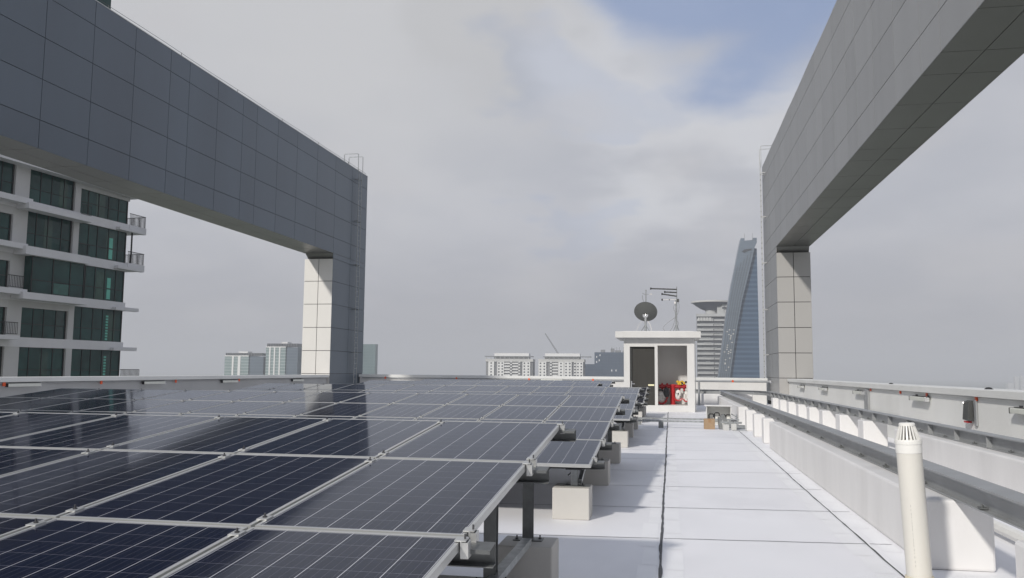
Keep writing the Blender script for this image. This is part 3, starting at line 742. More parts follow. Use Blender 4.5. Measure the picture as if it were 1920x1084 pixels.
# ------------------------------------------------------------------ vent pipe
vp = thing('vent_pipe', 'ivory plastic vent pipe with a slotted white cap beside the plinth', 'vent pipe', (1.907, 7.2, 0))
lean = Matrix.Rotation(rad(-2.7), 4, 'Y') @ Matrix.Rotation(rad(0.5), 4, 'X')
M_ = lean.to_3x3()
m = MB(); m.lathe([(0.0935, -0.02), (0.0935, 1.10), (0.089, 1.10)], 32, M=M_); m.build('pipe', M_pvc, vp, smooth=True)
m = MB(); m.lathe([(0.106, 0.0), (0.106, 0.125), (0.102, 0.135), (0.0935, 0.137)], 32, M=M_); m.build('foot_collar', pm('stained_pipe_collar', (0.60, 0.55, 0.42), 0.5, 0, 0.12, 9, 0, 0, (0.40, 0.33, 0.19), 0.6), vp, smooth=True)
m = MB(); m.lathe([(0.094, 1.082), (0.0975, 1.085), (0.0975, 1.15), (0.102, 1.155), (0.102, 1.178), (0.085, 1.18), (0.085, 1.09)], 32, M=M_); m.build('collar', M_pvc2, vp, smooth=True)
cg = MB(); ns_ = 20
for k in range(ns_):
    a = 2*math.pi*k/ns_; da = 0.07
    def P_(r, z, aa): return M_ @ Vector((r*math.cos(aa), r*math.sin(aa), z))
    q = [P_(0.096, 1.176, a-da), P_(0.096, 1.176, a+da), P_(0.058, 1.298, a+da*1.2), P_(0.058, 1.298, a-da*1.2)]
    k2 = [P_(0.087, 1.176, a-da), P_(0.087, 1.176, a+da), P_(0.049, 1.298, a+da*1.2), P_(0.049, 1.298, a-da*1.2)]
    cg.add(q+k2, [(0,1,2,3), (7,6,5,4), (0,4,5,1), (1,5,6,2), (2,6,7,3), (3,7,4,0)])
cg.lathe([(0.046, 1.295), (0.060, 1.295), (0.060, 1.310), (0.053, 1.318), (0.001, 1.321)], 24, M=M_)
cg.lathe([(0.086, 1.178), (0.100, 1.178), (0.098, 1.19), (0.086, 1.19)], 24, M=M_)
cg.build('slotted_cap', M_pvc2, vp)
# faint printed line of dashes on the pipe
m = MB()
rng = random.Random(5)
z = 0.22
while z < 0.70:
    h = rng.uniform(0.008, 0.02); a = -2.05
    q = [M_ @ Vector((0.0941*math.cos(a+d), 0.0941*math.sin(a+d), zz)) for d, zz in ((-0.02, z), (0.02, z), (0.02, z+h), (-0.02, z+h))]
    m.quad(*q); z += h+rng.uniform(0.006, 0.018)
m.build('printed_marking', pm('faded_grey_print', (0.42, 0.41, 0.38), 0.6), vp)

# ------------------------------------------------------------------ service hut
hx0, hx1, hy0, hy1 = -1.97, 1.05, 37.02, 40.2
hut = thing('service_hut', 'small white service hut with a flat roof, open bay and dark door', 'hut', (-0.46, 38.5, 0))
HX = lambda x: x+0.46
HY = lambda y: y-38.5
m = MB()
def hb_(x0, x1, y0, y1, z0, z1): m.box(HX(x0), HX(x1), HY(y0), HY(y1), z0, z1)
hb_(hx0, -1.71, hy0, hy0+0.18, 0, 3.17)                 # left pier
hb_(0.74, hx1, hy0, hy0+0.18, 0, 3.17)                  # right pier
hb_(-0.64, -0.515, hy0, hy0+0.18, 0.27, 2.80)           # mullion pier
hb_(-1.71, 0.74, hy0, hy0+0.18, 0.0, 0.27)              # sill
hb_(-1.71, -0.515, hy0, hy0+0.18, 2.80, 3.17); hb_(-0.515, 0.74, hy0, hy0+0.18, 2.85, 3.17)
hb_(hx0, hx0+0.18, hy0+0.18, hy1, 0, 3.17); hb_(hx1-0.18, hx1, hy0+0.18, hy1, 0, 3.17)
hb_(hx0+0.18, hx1-0.18, hy1-0.18, hy1, 0, 3.17)
hb_(-0.64, -0.515, hy0+0.18, hy1-0.18, 0.0, 3.17)       # cross wall
hb_(-0.515, 0.87, hy0+1.95, hy0+2.05, 0.0, 3.17)        # back of the open bay
m.build('wall', M_white, hut)
m = MB(); m.box(HX(-0.515), HX(0.74), HY(hy0+0.18), HY(hy0+1.95), 0.20, 0.265); m.build('bay_floor', M_white2, hut)
m = MB(); m.box(HX(-2.32), HX(1.32), HY(36.66), HY(40.5), 3.172, 3.45); m.build('roof_slab', M_white, hut, bevel=0.015)
m = MB(); m.box(HX(-2.0), HX(1.0), HY(36.95), HY(40.2), 3.452, 3.475); m.build('roof_screed', M_white2, hut)
d_ = MB(); d_.box(HX(-1.70), HX(-0.65), HY(hy0+0.14), HY(hy0+0.17), 0.28, 2.79); dr = d_.build('door', M_door, hut)
m = MB(); m.box(HX(-0.93), HX(-0.67), HY(hy0+0.125), HY(hy0+0.139), 1.10, 1.17); m.build('daylight_strip', M_slot, dr)  # pale yellow strip paints the daylight showing through a slot
m = MB(); m.box(HX(-1.69), HX(-1.64), HY(hy0+0.06), HY(hy0+0.139), 0.28, 2.75); m.build('jamb', M_dkgrey, dr)
m = MB(); m.tube([(HX(-1.64), HY(hy0+0.02), 1.18), (HX(-1.58), HY(hy0-0.02), 1.18), (HX(-1.50), HY(hy0-0.02), 1.18)], 0.012, 6); m.box(HX(-1.67), HX(-1.62), HY(hy0+0.02), HY(hy0+0.06), 1.0, 1.3); m.build('handle', M_chrome, dr)
m = MB(); m.tube([(HX(hx1+0.04), HY(37.35), 0), (HX(hx1+0.04), HY(37.35), 3.1)], 0.02, 6); m.box(HX(hx1), HX(hx1+0.05), HY(37.3), HY(37.4), 1.95, 2.06); m.build('side_conduit', M_grey_wall, hut)

# dry riser in the open bay
fr = thing('riser_pipe', 'red T-shaped riser pipe with valves in the open bay of the hut', 'riser pipe', (0.12, hy0+1.35, 0.265))
m = MB(); m.tube([(0, 0, 0), (0, 0, 0.80)], 0.115, 20); m.lathe([(0.115, 0.72), (0.135, 0.80), (0.15, 0.86), (0.13, 0.90)], 20); m.lathe([(0.17, 0.0), (0.17, 0.025), (0.115, 0.03)], 20); m.build('upright', M_red, fr, smooth=True)
m = MB(); m.tube([(-0.60, 0, 0.80), (0.60, 0, 0.80)], 0.085, 16); m.build('header', M_red, fr, smooth=True)
v0 = None
for (x, s) in ((-0.46, 1), (-0.24, 1), (0.30, 1), (0.50, 1)):
    if v0 is None:
        m = MB(); m.lathe([(0.11, -0.05), (0.125, -0.05), (0.125, 0.05), (0.11, 0.05)], 14, M=Matrix.Rotation(rad(90), 3, 'Y')); m.tube([(0, 0, 0.07), (0, -0.02, 0.15)], 0.03, 8); m.tube([(0, 0, -0.07), (0, -0.06, -0.19)], 0.035, 8); m.tube([(0, -0.05, 0.02), (0, -0.20, 0.0)], 0.045, 10)
        v0 = m.build('valve', M_red, fr, (x, 0, 0.80), smooth=True)
    else: copy_of(v0, fr, (x, 0, 0.80))
c0 = None
for (x, y, z) in ((0.22, -0.05, 1.02), (0.33, -0.10, 1.00), (0.42, -0.04, 1.02), (0.36, -0.12, 0.93), (0.27, -0.1, 0.93), (0.5, -0.08, 0.96)):
    if c0 is None:
        m = MB(); m.lathe([(0.001, 0.05), (0.045, 0.045), (0.06, 0.0), (0.05, -0.05), (0.001, -0.05)], 10); m.box(-0.07, 0.07, -0.015, 0.015, -0.02, 0.02)
        c0 = m.build('yellow_cap', M_yellow, fr, (x, y, z), smooth=True)
    else: copy_of(c0, fr, (x, y, z))
m = MB(); m.lathe([(0.001, 0.02), (0.05, 0.02), (0.055, 0.0), (0.001, 0.0)], 10, M=Matrix.Rotation(rad(90), 3, 'X')); bk = m.build('black_cap', M_black, fr, (0.40, -0.15, 0.95)); copy_of(bk, fr, (0.58, -0.1, 1.0)); copy_of(bk, fr, (-0.24, -0.2, 0.62))
def hose(label, x, z, rx, rz, col, extra=None):
    t = thing('hose_coil', label, 'hose', (x, hy0+1.12, z), 'hoses hanging in the open bay')
    m = MB()
    for k in range(4):
        rk = 1-0.13*k
        m.tube([(rx*rk*math.cos(a), -0.02*k, rz*rk*math.sin(a)) for a in [2*math.pi*i/20 for i in range(21)]], 0.035, 8, cap=False)
    m.lathe([(0.001, 0.03), (0.72, 0.025), (0.8, 0.0), (0.001, -0.02)], 20, M=Matrix.Diagonal((rx, 1, rz)) @ Matrix.Rotation(rad(90), 3, 'X'))
    m.build('coil', col, t, smooth=True)
    if extra: extra(t)
def ex1(t):
    m = MB(); m.lathe([(0.001, 0.09), (0.17, 0.07), (0.19, 0.0), (0.17, -0.05), (0.001, -0.05)], 18, M=Matrix.Rotation(rad(90), 3, 'X') @ Matrix.Diagonal((0.75, 1.25, 1))); m.build('black_reel_cover', M_black, t, (0.22, -0.05, 0.20), smooth=True)
    m = MB(); m.tube([(0.24*math.cos(a), -0.06, 0.30*math.sin(a)) for a in [rad(q) for q in range(-130, 20, 15)]], 0.045, 8); m.build('red_rim', M_red, t, smooth=True)
    m = MB(); m.tube([(-0.05+0.25*math.cos(a), -0.07, 0.02+0.29*math.sin(a)) for a in [rad(q) for q in range(60, 240, 15)]], 0.04, 8); m.build('black_strap', M_black, t, smooth=True)
def ex2(t):
    m = MB(); m.lathe([(0.001, 0.03), (0.032, 0.02), (0.036, 0.0), (0.001, 0.0)], 12, M=Matrix.Rotation(rad(90), 3, 'X')); m.build('black_hub', M_black, t, (0.0, -0.07, 0.06), smooth=True)
    m = MB(); m.tube([(0.2*math.cos(a), -0.05, 0.20*math.sin(a)-0.05) for a in [rad(q) for q in range(190, 350, 16)]], 0.035, 8); m.build('red_binding', M_red, t, smooth=True)
def ex3(t):
    m = MB(); m.tube([(0.12*math.cos(a), -0.05, 0.16*math.sin(a)-0.04) for a in [rad(q) for q in range(200, 380, 18)]], 0.03, 8); m.build('red_binding', M_red, t, smooth=True)
hose('white hose coil with a black cover hanging left of the red upright', -0.37, 0.60, 0.16, 0.22, M_hose, ex1)
hose('white hose coil with a small black hub hanging right of the red upright', 0.36, 0.70, 0.10, 0.19, M_hose, ex2)
hose('white hose coil with red binding at the right edge of the open bay', 0.70, 0.62, 0.08, 0.22, M_hose, ex3)

# satellite dish, weather mast and aerial on the hut roof
ds = thing('satellite_dish', 'dark grey mesh satellite dish on a short mast above the hut door', 'satellite dish', (-1.05, 38.0, 3.476))
m = MB(); m.tube([(0, 0, 0), (0, 0, 0.62)], 0.045, 10); m.lathe([(0.001, 0.01), (0.14, 0.01), (0.14, 0.0)], 14); m.tube([(-0.22, 0.1, 0), (0, 0, 0.34)], 0.018, 6); m.tube([(0.2, -0.06, 0), (0, 0, 0.34)], 0.018, 6); m.build('mast', M_galv, ds, smooth=True)
ax = Vector((0.05, 0.80, 0.60)).normalized(); rot = ax.to_track_quat('Z', 'Y').to_matrix()
prof = [(0.001, 0.0)]+[(0.5*k/8, 0.13*(k/8)**2) for k in range(1, 9)]+[(0.52, 0.132), (0.52, 0.115), (0.5, 0.112)]+[(0.5*k/8, 0.13*(k/8)**2-0.018) for k in range(7, 0, -1)]+[(0.001, -0.018)]
m = MB(); m.lathe(prof, 36, M=rot.copy()); m.build('reflector', M_dish, ds, (0, 0.10, 0.86), smooth=True)
m = MB(); m.tube([(0, 0, 0.5), (0, -0.02, 0.70), (0, 0.05, 0.78)], 0.05, 10); m.box(-0.09, 0.09, -0.05, 0.05, 0.66, 0.76); m.box(-0.12, -0.08, -0.06, 0.02, 0.70, 0.80); m.box(0.08, 0.12, -0.06, 0.02, 0.70, 0.80); m.build('mount', M_chrome, ds, bevel=0.008)
m = MB(); m.tube([(0, 0.15, 0.55), (0, 0.75, 0.95)], 0.018, 6); m.box(-0.05, 0.05, 0.70, 0.82, 0.9, 1.02); m.build('feed_arm', M_galv, ds)
m = MB(); m.tube([(-0.15, 0, 0.48), (-0.25, 0.02, 0.40), (-0.35, 0, 0.2), (-0.42, 0, 0.0)], 0.008, 5); m.tube([(0.1, 0.0, 0.5), (0.2, 0, 0.35), (0.26, 0, 0.15), (0.24, 0, 0.0)], 0.014, 5); m.build('cable', M_hose, ds, smooth=True)
wm = thing('weather_mast', 'thin mast with small weather sensors rising behind the satellite dish', 'weather mast', (-1.05, 38.9, 3.476))
m = MB(); m.tube([(0, 0, 0), (0, 0, 1.95)], 0.022, 8); m.tube([(0, 0, 1.2), (-0.09, 0, 1.42), (-0.16, 0, 1.62), (-0.16, 0, 1.74)], 0.012, 6); m.build('mast', M_galv, wm, smooth=True)
m = MB(); m.tube([(-0.16, 0, 1.84), (-0.02, 0, 1.76), (0.12, 0, 1.80)], 0.012, 6); m.lathe([(0.001, 0.02), (0.03, 0.015), (0.035, -0.02), (0.001, -0.02)], 10, (0, 0, 1.97)); m.build('sensor_arm', M_galv, wm)
m = MB()
for dx in (0.2, 0.24, 0.27): m.lathe([(0.001, 0.015), (0.03, 0.012), (0.032, -0.012), (0.001, -0.012)], 10, (dx, 0, 1.79+0.03*math.sin(dx*60)))
m.build('cup_sensor', M_hose, wm, smooth=True)
an = thing('tv_aerial', 'television aerial with four side booms and a looped cable on the hut roof', 'aerial', (0.31, 38.2, 3.476))
m = MB(); m.tube([(0, 0, 0), (0, 0, 1.45)], 0.04, 10); m.tube([(0.015, 0, 1.2), (0.03, 0, 2.06)], 0.018, 8); m.lathe([(0.001, 0.012), (0.15, 0.012), (0.15, 0)], 14)
for a in (0.6, 2.7, 4.7): m.tube([(0.17*math.cos(a), 0.17*math.sin(a), 0), (0.0, 0, 0.4)], 0.014, 6)
m.build('mast', M_galv, an, smooth=True)
def boom(z0, z1, l, n_el, white=False):
    m = MB(); m.tube([(0.04, 0, z0), (-l, 0.02, z1)], 0.032 if not white else 0.016, 6); m.box(-l-0.03, -l+0.03, -0.02, 0.06, z1-0.045, z1+0.045, 1)
    for k in range(n_el):
        x = -l*(k+0.4)/n_el; m.tube([(x, -0.3+0.03*k, z0+(z1-z0)*(k+0.4)/n_el), (x, 0.3-0.03*k, z0+(z1-z0)*(k+0.4)/n_el)], 0.006, 4)
    m.box(-l*0.48-0.02, -l*0.48+0.02, -0.02, 0.02, (z0+z1)/2-0.03, (z0+z1)/2+0.03, 1)
    m.build('boom', [M_dkgrey if not white else M_hose, M_black], an)
boom(1.93, 1.98, 1.12, 9); boom(1.79, 1.82, 0.5, 4); boom(1.62, 1.73, 0.62, 4); boom(1.47, 1.47, 0.62, 3, True)
m = MB(); m.box(0.03, 0.13, -0.05, 0.05, 1.36, 1.50); m.build('junction_box', M_dkgrey, an, bevel=0.01)
m = MB(); m.box(-0.09, -0.02, -0.05, 0.0, 1.28, 1.38); m.build('white_wrap', M_hose, an, bevel=0.01)
m = MB()
def curve(pts, r):
    P = [Vector(p) for p in pts]; o_ = []
    for i in range(len(P)-1):
        p0 = P[max(i-1, 0)]; p1 = P[i]; p2 = P[i+1]; p3 = P[min(i+2, len(P)-1)]
        for k in range(6):
            t_ = k/6; o_.append(0.5*((2*p1)+(p2-p0)*t_+(2*p0-5*p1+4*p2-p3)*t_*t_+(3*p1-p0-3*p2+p3)*t_**3))
    o_.append(P[-1]); m.tube(o_, r, 5)
curve([(0.08, -0.03, 1.36), (0.13, -0.03, 1.2), (0.1, -0.03, 0.95), (-0.02, -0.04, 0.7), (-0.35, -0.05, 0.45), (-0.58, -0.05, 0.22), (-0.50, -0.05, 0.05), (-0.38, -0.05, 0.012)], 0.011)
curve([(-0.05, -0.03, 1.28), (-0.12, -0.03, 1.1), (-0.04, -0.04, 0.8), (-0.12, -0.05, 0.35), (-0.25, -0.05, 0.1), (-0.36, -0.05, 0.012)], 0.011)
curve([(0.03, -0.04, 0.5), (0.09, -0.04, 0.42), (0.07, -0.04, 0.3), (0.03, -0.04, 0.15)], 0.012)
m.build('cable', M_steel, an, smooth=True)

# ------------------------------------------------------------------ loose things on the far walkway
def channel(name, label, x0, x1, y, z, foot=None, group='steel channels laid across the walkway'):
    t = thing(name, label, 'steel channel', ((x0+x1)/2, y, 0), group); cx = (x0+x1)/2
    m = MB(); m.box(x0-cx, x1-cx, -0.05, 0.05, z+0.043, z+0.048); m.box(x0-cx, x1-cx, -0.05, -0.045, z, z+0.043); m.box(x0-cx, x1-cx, 0.045, 0.05, z, z+0.043); m.build('channel', M_galv, t)
    for k, fx in enumerate(foot or ()):
        m = MB(); m.box(fx-cx-0.075, fx-cx+0.075, -0.07, 0.07, 0, z-0.001); m.build('foot', M_galv_d, t, bevel=0.006)
channel('steel_channel', 'nearer grey steel channel lying across the walkway on a small foot', -1.25, 1.0, 26.35, 0.185, (-0.28,))
channel('steel_channel', 'farther grey steel channel across the walkway, passing before the pale cabinet', -1.3, 2.15, 27.75, 0.185, (-1.0, 1.9))
cb = thing('cardboard_box', 'small brown cardboard box on the walkway in front of the pale cabinet', 'box', (1.16, 26.30, 0))
m = MB(); m.box(-0.16, 0.16, -0.13, 0.13, 0, 0.31); m.build('carton', M_card, cb, bevel=0.006)
m = MB(); m.box(-0.16, 0.16, -0.03, 0.03, 0.311, 0.313); m.box(-0.03, 0.03, -0.1325, -0.1305, 0.2, 0.31); m.build('tape', pm('brown_tape', (0.33, 0.19, 0.09), 0.3), cb)
kb = thing('steel_cabinet', 'pale grey open cabinet with black handles behind the cardboard box', 'cabinet', (1.56, 28.6, 0))
m = MB(); m.box(-0.39, 0.39, 0.28, 0.30, 0, 0.60); m.box(-0.39, -0.375, -0.2, 0.28, 0, 0.60); m.box(0.375, 0.39, -0.2, 0.28, 0, 0.60); m.box(-0.375, 0.375, -0.2, 0.28, 0, 0.02); m.build('body', M_grey_wall, kb)
m = MB(); m.box(-0.45, 0.41, -0.24, 0.32, 0.602, 0.63); m.build('lid', M_white2, kb)
h0 = None
for (x, z, w) in ((-0.24, 0.20, 0.07), (-0.06, 0.24, 0.06), (0.14, 0.18, 0.07), (0.30, 0.18, 0.08)):
    if h0 is None:
        m = MB(); m.tube([(-0.07, 0, -0.14), (-0.07, 0, 0.06), (-0.04, 0, 0.09), (0.05, 0, 0.09), (0.08, 0, 0.06), (0.08, 0, -0.02)], 0.024, 6); h0 = m.build('black_handle', M_black, kb, (x, -0.1, z+0.06))
    else: copy_of(h0, kb, (x, -0.1, z+0.06))
m = MB(); m.tube([(0.39, -0.1, 0.36), (0.95, -0.05, 0.06)], 0.018, 6); m.tube([(0.39, -0.1, 0.22), (0.75, -0.1, 0.04)], 0.014, 6)
m.build('prop_bars', M_galv, kb)
G3 = 'heap of steel offcuts by the piers'
def piece(name, label, cat, dims, loc, rot, mat, kind='box'):
    m = MB(); x, y, z = dims
    if kind == 'angle': m.box(-x/2, x/2, -y/2, y/2, 0, 0.006); m.box(-x/2, x/2, -y/2, -y/2+0.006, 0.006, z)
    elif kind == 'chan': m.box(-x/2, x/2, -y/2, y/2, 0, 0.006); m.box(-x/2, x/2, -y/2, -y/2+0.006, 0.006, z); m.box(-x/2, x/2, y/2-0.006, y/2, 0.006, z)
    else: m.box(-x/2, x/2, -y/2, y/2, 0, z)
    o = m.build(name, mat, loc=loc, bevel=0.01 if kind == 'box' else 0); o.rotation_euler = rot; return tag(o, label, cat, G3)
piece('concrete_cube', 'small grey concrete cube in the heap, nearest the cardboard box', 'concrete cube', (0.17, 0.17, 0.17), (1.62, 25.9, 0), (0, 0, 0.1), M_conc)
piece('concrete_cube', 'small grey concrete cube in the heap, nearest the piers', 'concrete cube', (0.16, 0.17, 0.19), (1.86, 26.0, 0), (0, 0, -0.1), M_conc)
piece('angle_iron', 'bright steel angle lying on top of the small concrete cubes', 'steel angle', (0.62, 0.08, 0.06), (1.78, 26.0, 0.193), (0, 0.02, 0.05), M_galv, 'angle')
piece('steel_offcut', 'short steel channel standing upright beside the cardboard box', 'steel offcut', (0.36, 0.12, 0.09), (1.43, 26.2, 0.19), (0, rad(86), 0.2), M_galv_d, 'chan')
piece('steel_offcut', 'steel channel leaning behind the small concrete cubes', 'steel offcut', (0.44, 0.14, 0.10), (1.62, 26.7, 0.20), (0, rad(62), 0.1), M_galv_d, 'chan')
piece('steel_offcut', 'steel channel lying flat behind the heap by the piers', 'steel offcut', (0.5, 0.12, 0.10), (2.0, 26.9, 0.0), (0, 0, 0.15), M_galv, 'chan')
piece('steel_plate', 'pale steel plate lying flat at the foot of the heap', 'steel plate', (0.42, 0.34, 0.012), (2.0, 25.75, 0.0), (0, 0, 0.1), M_alu)
piece('steel_plate', 'dark steel plate propped low in the middle of the heap', 'steel plate', (0.14, 0.12, 0.03), (1.86, 25.98, 0.262), (0, 0, 0.3), M_bolt)
piece('angle_iron', 'long steel angle lying on the deck from the heap toward the piers', 'steel angle', (0.55, 0.07, 0.05), (2.02, 26.35, 0.0), (0, 0, 0.5), M_galv, 'angle')

# ------------------------------------------------------------------ apartment tower beyond the left parapet
a_ = rad(4.5); dvec = Vector((math.sin(a_), math.cos(a_), 0)); nvec = Vector((math.cos(a_), -math.sin(a_), 0))
ap = thing('apartment_tower', 'grey apartment tower with dark green glass and balconies, partly behind the slate beam', 'apartment tower', tuple(Vector((-46, 71, 0))-dvec*5.9))
# local axes: x = along the facade towards the camera (u-5.9), y = outward, z up
ap.rotation_euler = (0, 0, math.atan2(-dvec.y, -dvec.x))
UL = 32.0
# in this frame +x runs towards the camera; outward normal of the seen facade is local +y or -y
oy = 1 if (Matrix.Rotation(ap.rotation_euler.z, 3, 'Z') @ Vector((0, 1, 0))).dot(nvec) > 0 else -1
def AB(mb, u0, u1, n0, n1, z0, z1, mi=0):
    a0, a1 = sorted((oy*n0, oy*n1)); mb.box(u0-5.9, u1-5.9, a0, a1, z0, z1, mi)
def part(name, mat, parent=None, bev=0): pass
levels = [(-7.0+3.43*k) for k in range(0, 14)]       # undersides of floor slabs relative to 3.15-...
ZS = [3.15+3.43*(k-4) for k in range(0, 13)]         # slab undersides; k=4 -> 3.15
m = MB(); AB(m, 6.05, UL, -14, -0.35, -60, 31.2); AB(m, 9.3, UL, -14, -0.35, 31.2, 46); m.build('body', M_apt, ap)
slab = MB()
for k, zb in enumerate(ZS[2:]):
    AB(slab, 5.9, UL, -0.34, 0.02, zb, zb+0.72)
slab.build('floor_slabs', M_aptl, ap)
PIL = [(11.6, 12.2), (16.7, 18.0), (23.6, 24.8), (29.0, 30.2)]
m = MB()
for (p0, p1) in PIL: AB(m, p0, p1, -0.34, 0.0, -20, 31.2)
m.build('piers', M_apt, ap)
# windows: bays between piers, one object each
bays = [(5.95, 11.6), (12.2, 16.7), (18.0, 23.6), (24.8, 29.0)]
for k, zb in enumerate(ZS[2:8]):
    z0 = zb+0.72; z1 = zb+3.43
    for bi, (u0, u1) in enumerate(bays):
        if u0 > 20 and k not in (2, 3, 4, 5): continue
        mm = MB(); AB(mm, u0+0.02, u1-0.02, -0.30, -0.20, z0+0.005, z1-0.005); w_ = mm.build('window', M_glassD, ap)
        fr_ = MB()
        nm = 4 if bi == 1 else 5
        rngw = random.Random(bi*31+k*7)
        for q in range(1, nm):
            uu_ = u0+(u1-u0)*q/nm+rngw.uniform(-0.15, 0.15); AB(fr_, uu_-0.035, uu_+0.035, -0.195, -0.16, z0+0.01, z1-0.01)
        AB(fr_, u0+0.03, u1-0.03, -0.195, -0.165, z0+1.0, z0+1.05)
        AB(fr_, u0+0.03, u0+0.14, -0.195, -0.15, z0+0.01, z1-0.01)
        fr_.build('mullions', M_mull, w_)
        if bi == 0 and k in (1, 2, 3, 4):
            lt_ = MB(); ua = 7.55
            if k >= 3: AB(lt_, ua, ua+0.42, -0.195, -0.185, z0+0.15, z0+0.98); AB(lt_, ua, ua+0.42, -0.195, -0.185, z0+1.08, z0+1.95)
            else:
                for q in range(9): AB(lt_, ua+0.05, ua+0.32, -0.195, -0.185, z0+0.12+0.24*q, z0+0.27+0.24*q)
            lt_.build('bright_pane', M_glassG, w_)
        if rngw.random() < 0.8:
            lt_ = MB(); ua = u0+(u1-u0)*rngw.uniform(0.02, 0.5); AB(lt_, ua, ua+(u1-u0)*0.18, -0.197, -0.192, z0+0.1, z1-0.35)
            lt_.build('paler_pane', pm('paler_green_glass', (0.012, 0.042+0.016*rngw.random(), 0.038), 0.15, 0, 0.3, 1.5), w_)
# the wall above bay 2, lintel strips (uneven opening heights)
for q_ in ((12.2, 16.7, 9.35, 10.02), (18.0, 20.5, 12.85, 13.44), (18.0, 20.5, 9.4, 10.02), (18.0, 20.5, 6.0, 6.63), (12.2, 16.7, 6.1, 6.63), (5.95, 11.6, 16.2, 16.56)):
    m = MB(); AB(m, q_[0], q_[1], -0.19, -0.01, q_[2], q_[3]); m.build('lintel', M_apt, ap)
# glazed bay that stands out in front of the pier on one floor
m = MB(); AB(m, 11.45, 16.75, 0.03, 0.62, 7.16, 10.0); bw = m.build('bay_window', M_glassD, ap)
m = MB()
for u_ in (11.45, 12.9, 14.6, 16.6): AB(m, u_, u_+0.09, 0.622, 0.66, 7.2, 9.98)
AB(m, 11.45, 16.75, 0.622, 0.65, 8.15, 8.21); m.build('mullions', M_mull, bw)
m = MB(); AB(m, 13.0, 14.5, 0.624, 0.63, 7.3, 8.1); m.build('paler_pane', pm('sage_green_glass', (0.02, 0.10, 0.08), 0.15, 0, 0.3, 1.5), bw)
# balconies: slab + railing, each a part
def balcony(u0, u1, n1, zt_, th, rail=None, faces='f', z_r=0.95):
    mm = MB(); AB(mm, u0, u1, 0.03, n1, zt_-th, zt_); bo = mm.build('balcony', M_aptl, ap)
    if rail:
        rr_ = MB(); r0_, r1_ = rail
        AB(rr_, r0_, r1_, n1-0.07, n1-0.03, zt_+z_r-0.05, zt_+z_r); AB(rr_, r0_, r1_, n1-0.06, n1-0.04, zt_+0.08, zt_+0.12)
        q = r0_
        while q < r1_:
            AB(rr_, q, q+0.03, n1-0.06, n1-0.04, zt_+0.12, zt_+z_r-0.05); q += 0.14
        rr_.build('railing', M_mull, bo)
balcony(11.5, 17.8, 1.15, 13.75, 0.42, (11.6, 12.7)); balcony(11.5, 17.8, 1.15, 10.55, 0.62, (11.6, 12.6)); balcony(11.5, 17.8, 1.15, 7.15, 0.5)
balcony(17.2, 22.5, 0.9, 7.35, 0.4, (17.5, 18.9)); balcony(17.6, 22.5, 0.9, 3.95, 0.3, (17.8, 19.2)); balcony(17.2, 23, 0.9, 14.1, 0.42); balcony(17.4, 23, 0.9, 10.7, 0.4)
balcony(5.9, 17.5, 0.6, 0.2, 0.3)
m = MB()
# side balconies at the far gable, past the right end of the facade (u < 5.9)
for (zt_, th, ue, rl) in ((14.15, 0.55, 3.75, 1.05), (10.80, 0.55, 3.75, 1.05), (6.9, 0.22, 4.2, 0), (3.45, 0.2, 4.2, 0), (16.9, 0.3, 5.0, 0)):
    mm = MB(); AB(mm, ue, 5.895, -2.6, 0.05, zt_-th, zt_); AB(mm, ue+0.5, 7.5, 0.052, 0.45, zt_-th-0.12, zt_-th+0.12); bo = mm.build('balcony', M_aptl, ap)
    if rl:
        rr_ = MB(); AB(rr_, ue+0.05, 5.85, -0.05, -0.01, zt_+rl-0.05, zt_+rl); AB(rr_, ue+0.05, ue+0.09, -2.5, -0.05, zt_+rl-0.05, zt_+rl)
        q = ue+0.05
        while q < 5.85:
            AB(rr_, q, q+0.03, -0.04, -0.02, zt_+0.02, zt_+rl-0.05); q += 0.14
        q = -2.5
        while q < -0.06:
            AB(rr_, ue+0.05, ue+0.08, q, q+0.03, zt_+0.02, zt_+rl-0.05); q += 0.14
        rr_.build('railing', M_mull, bo)
mm = MB(); AB(mm, 4.9, 5.0, -0.5, -0.4, 10.8, 13.6); mm.build('downpipe', M_mull, ap)
rl_ = MB(); AB(rl_, 3.6, 6.0, -0.1, -0.05, 1.50, 1.55)
q = 3.6
while q < 6.0: AB(rl_, q, q+0.03, -0.1, -0.06, 0.5, 1.5); q += 0.15
rl_.build('railing', M_mull, ap)
m = MB(); AB(m, 9.3, UL, -0.34, 0.3, 31.2, 31.9); AB(m, 9.3, UL, -0.34, 0.3, 34.6, 35.3); m.build('setback_slabs', M_aptl, ap)
m = MB(); AB(m, 9.32, 11.6, -0.3, -0.2, 31.95, 34.55); AB(m, 12.2, 16, -0.3, -0.2, 31.95, 34.55); m.build('window', M_glassD, ap)
m = MB(); AB(m, 5.9, UL, 0.0, 0.9, 16.55, 16.95); m.build('canopy_slab', M_aptl, ap)

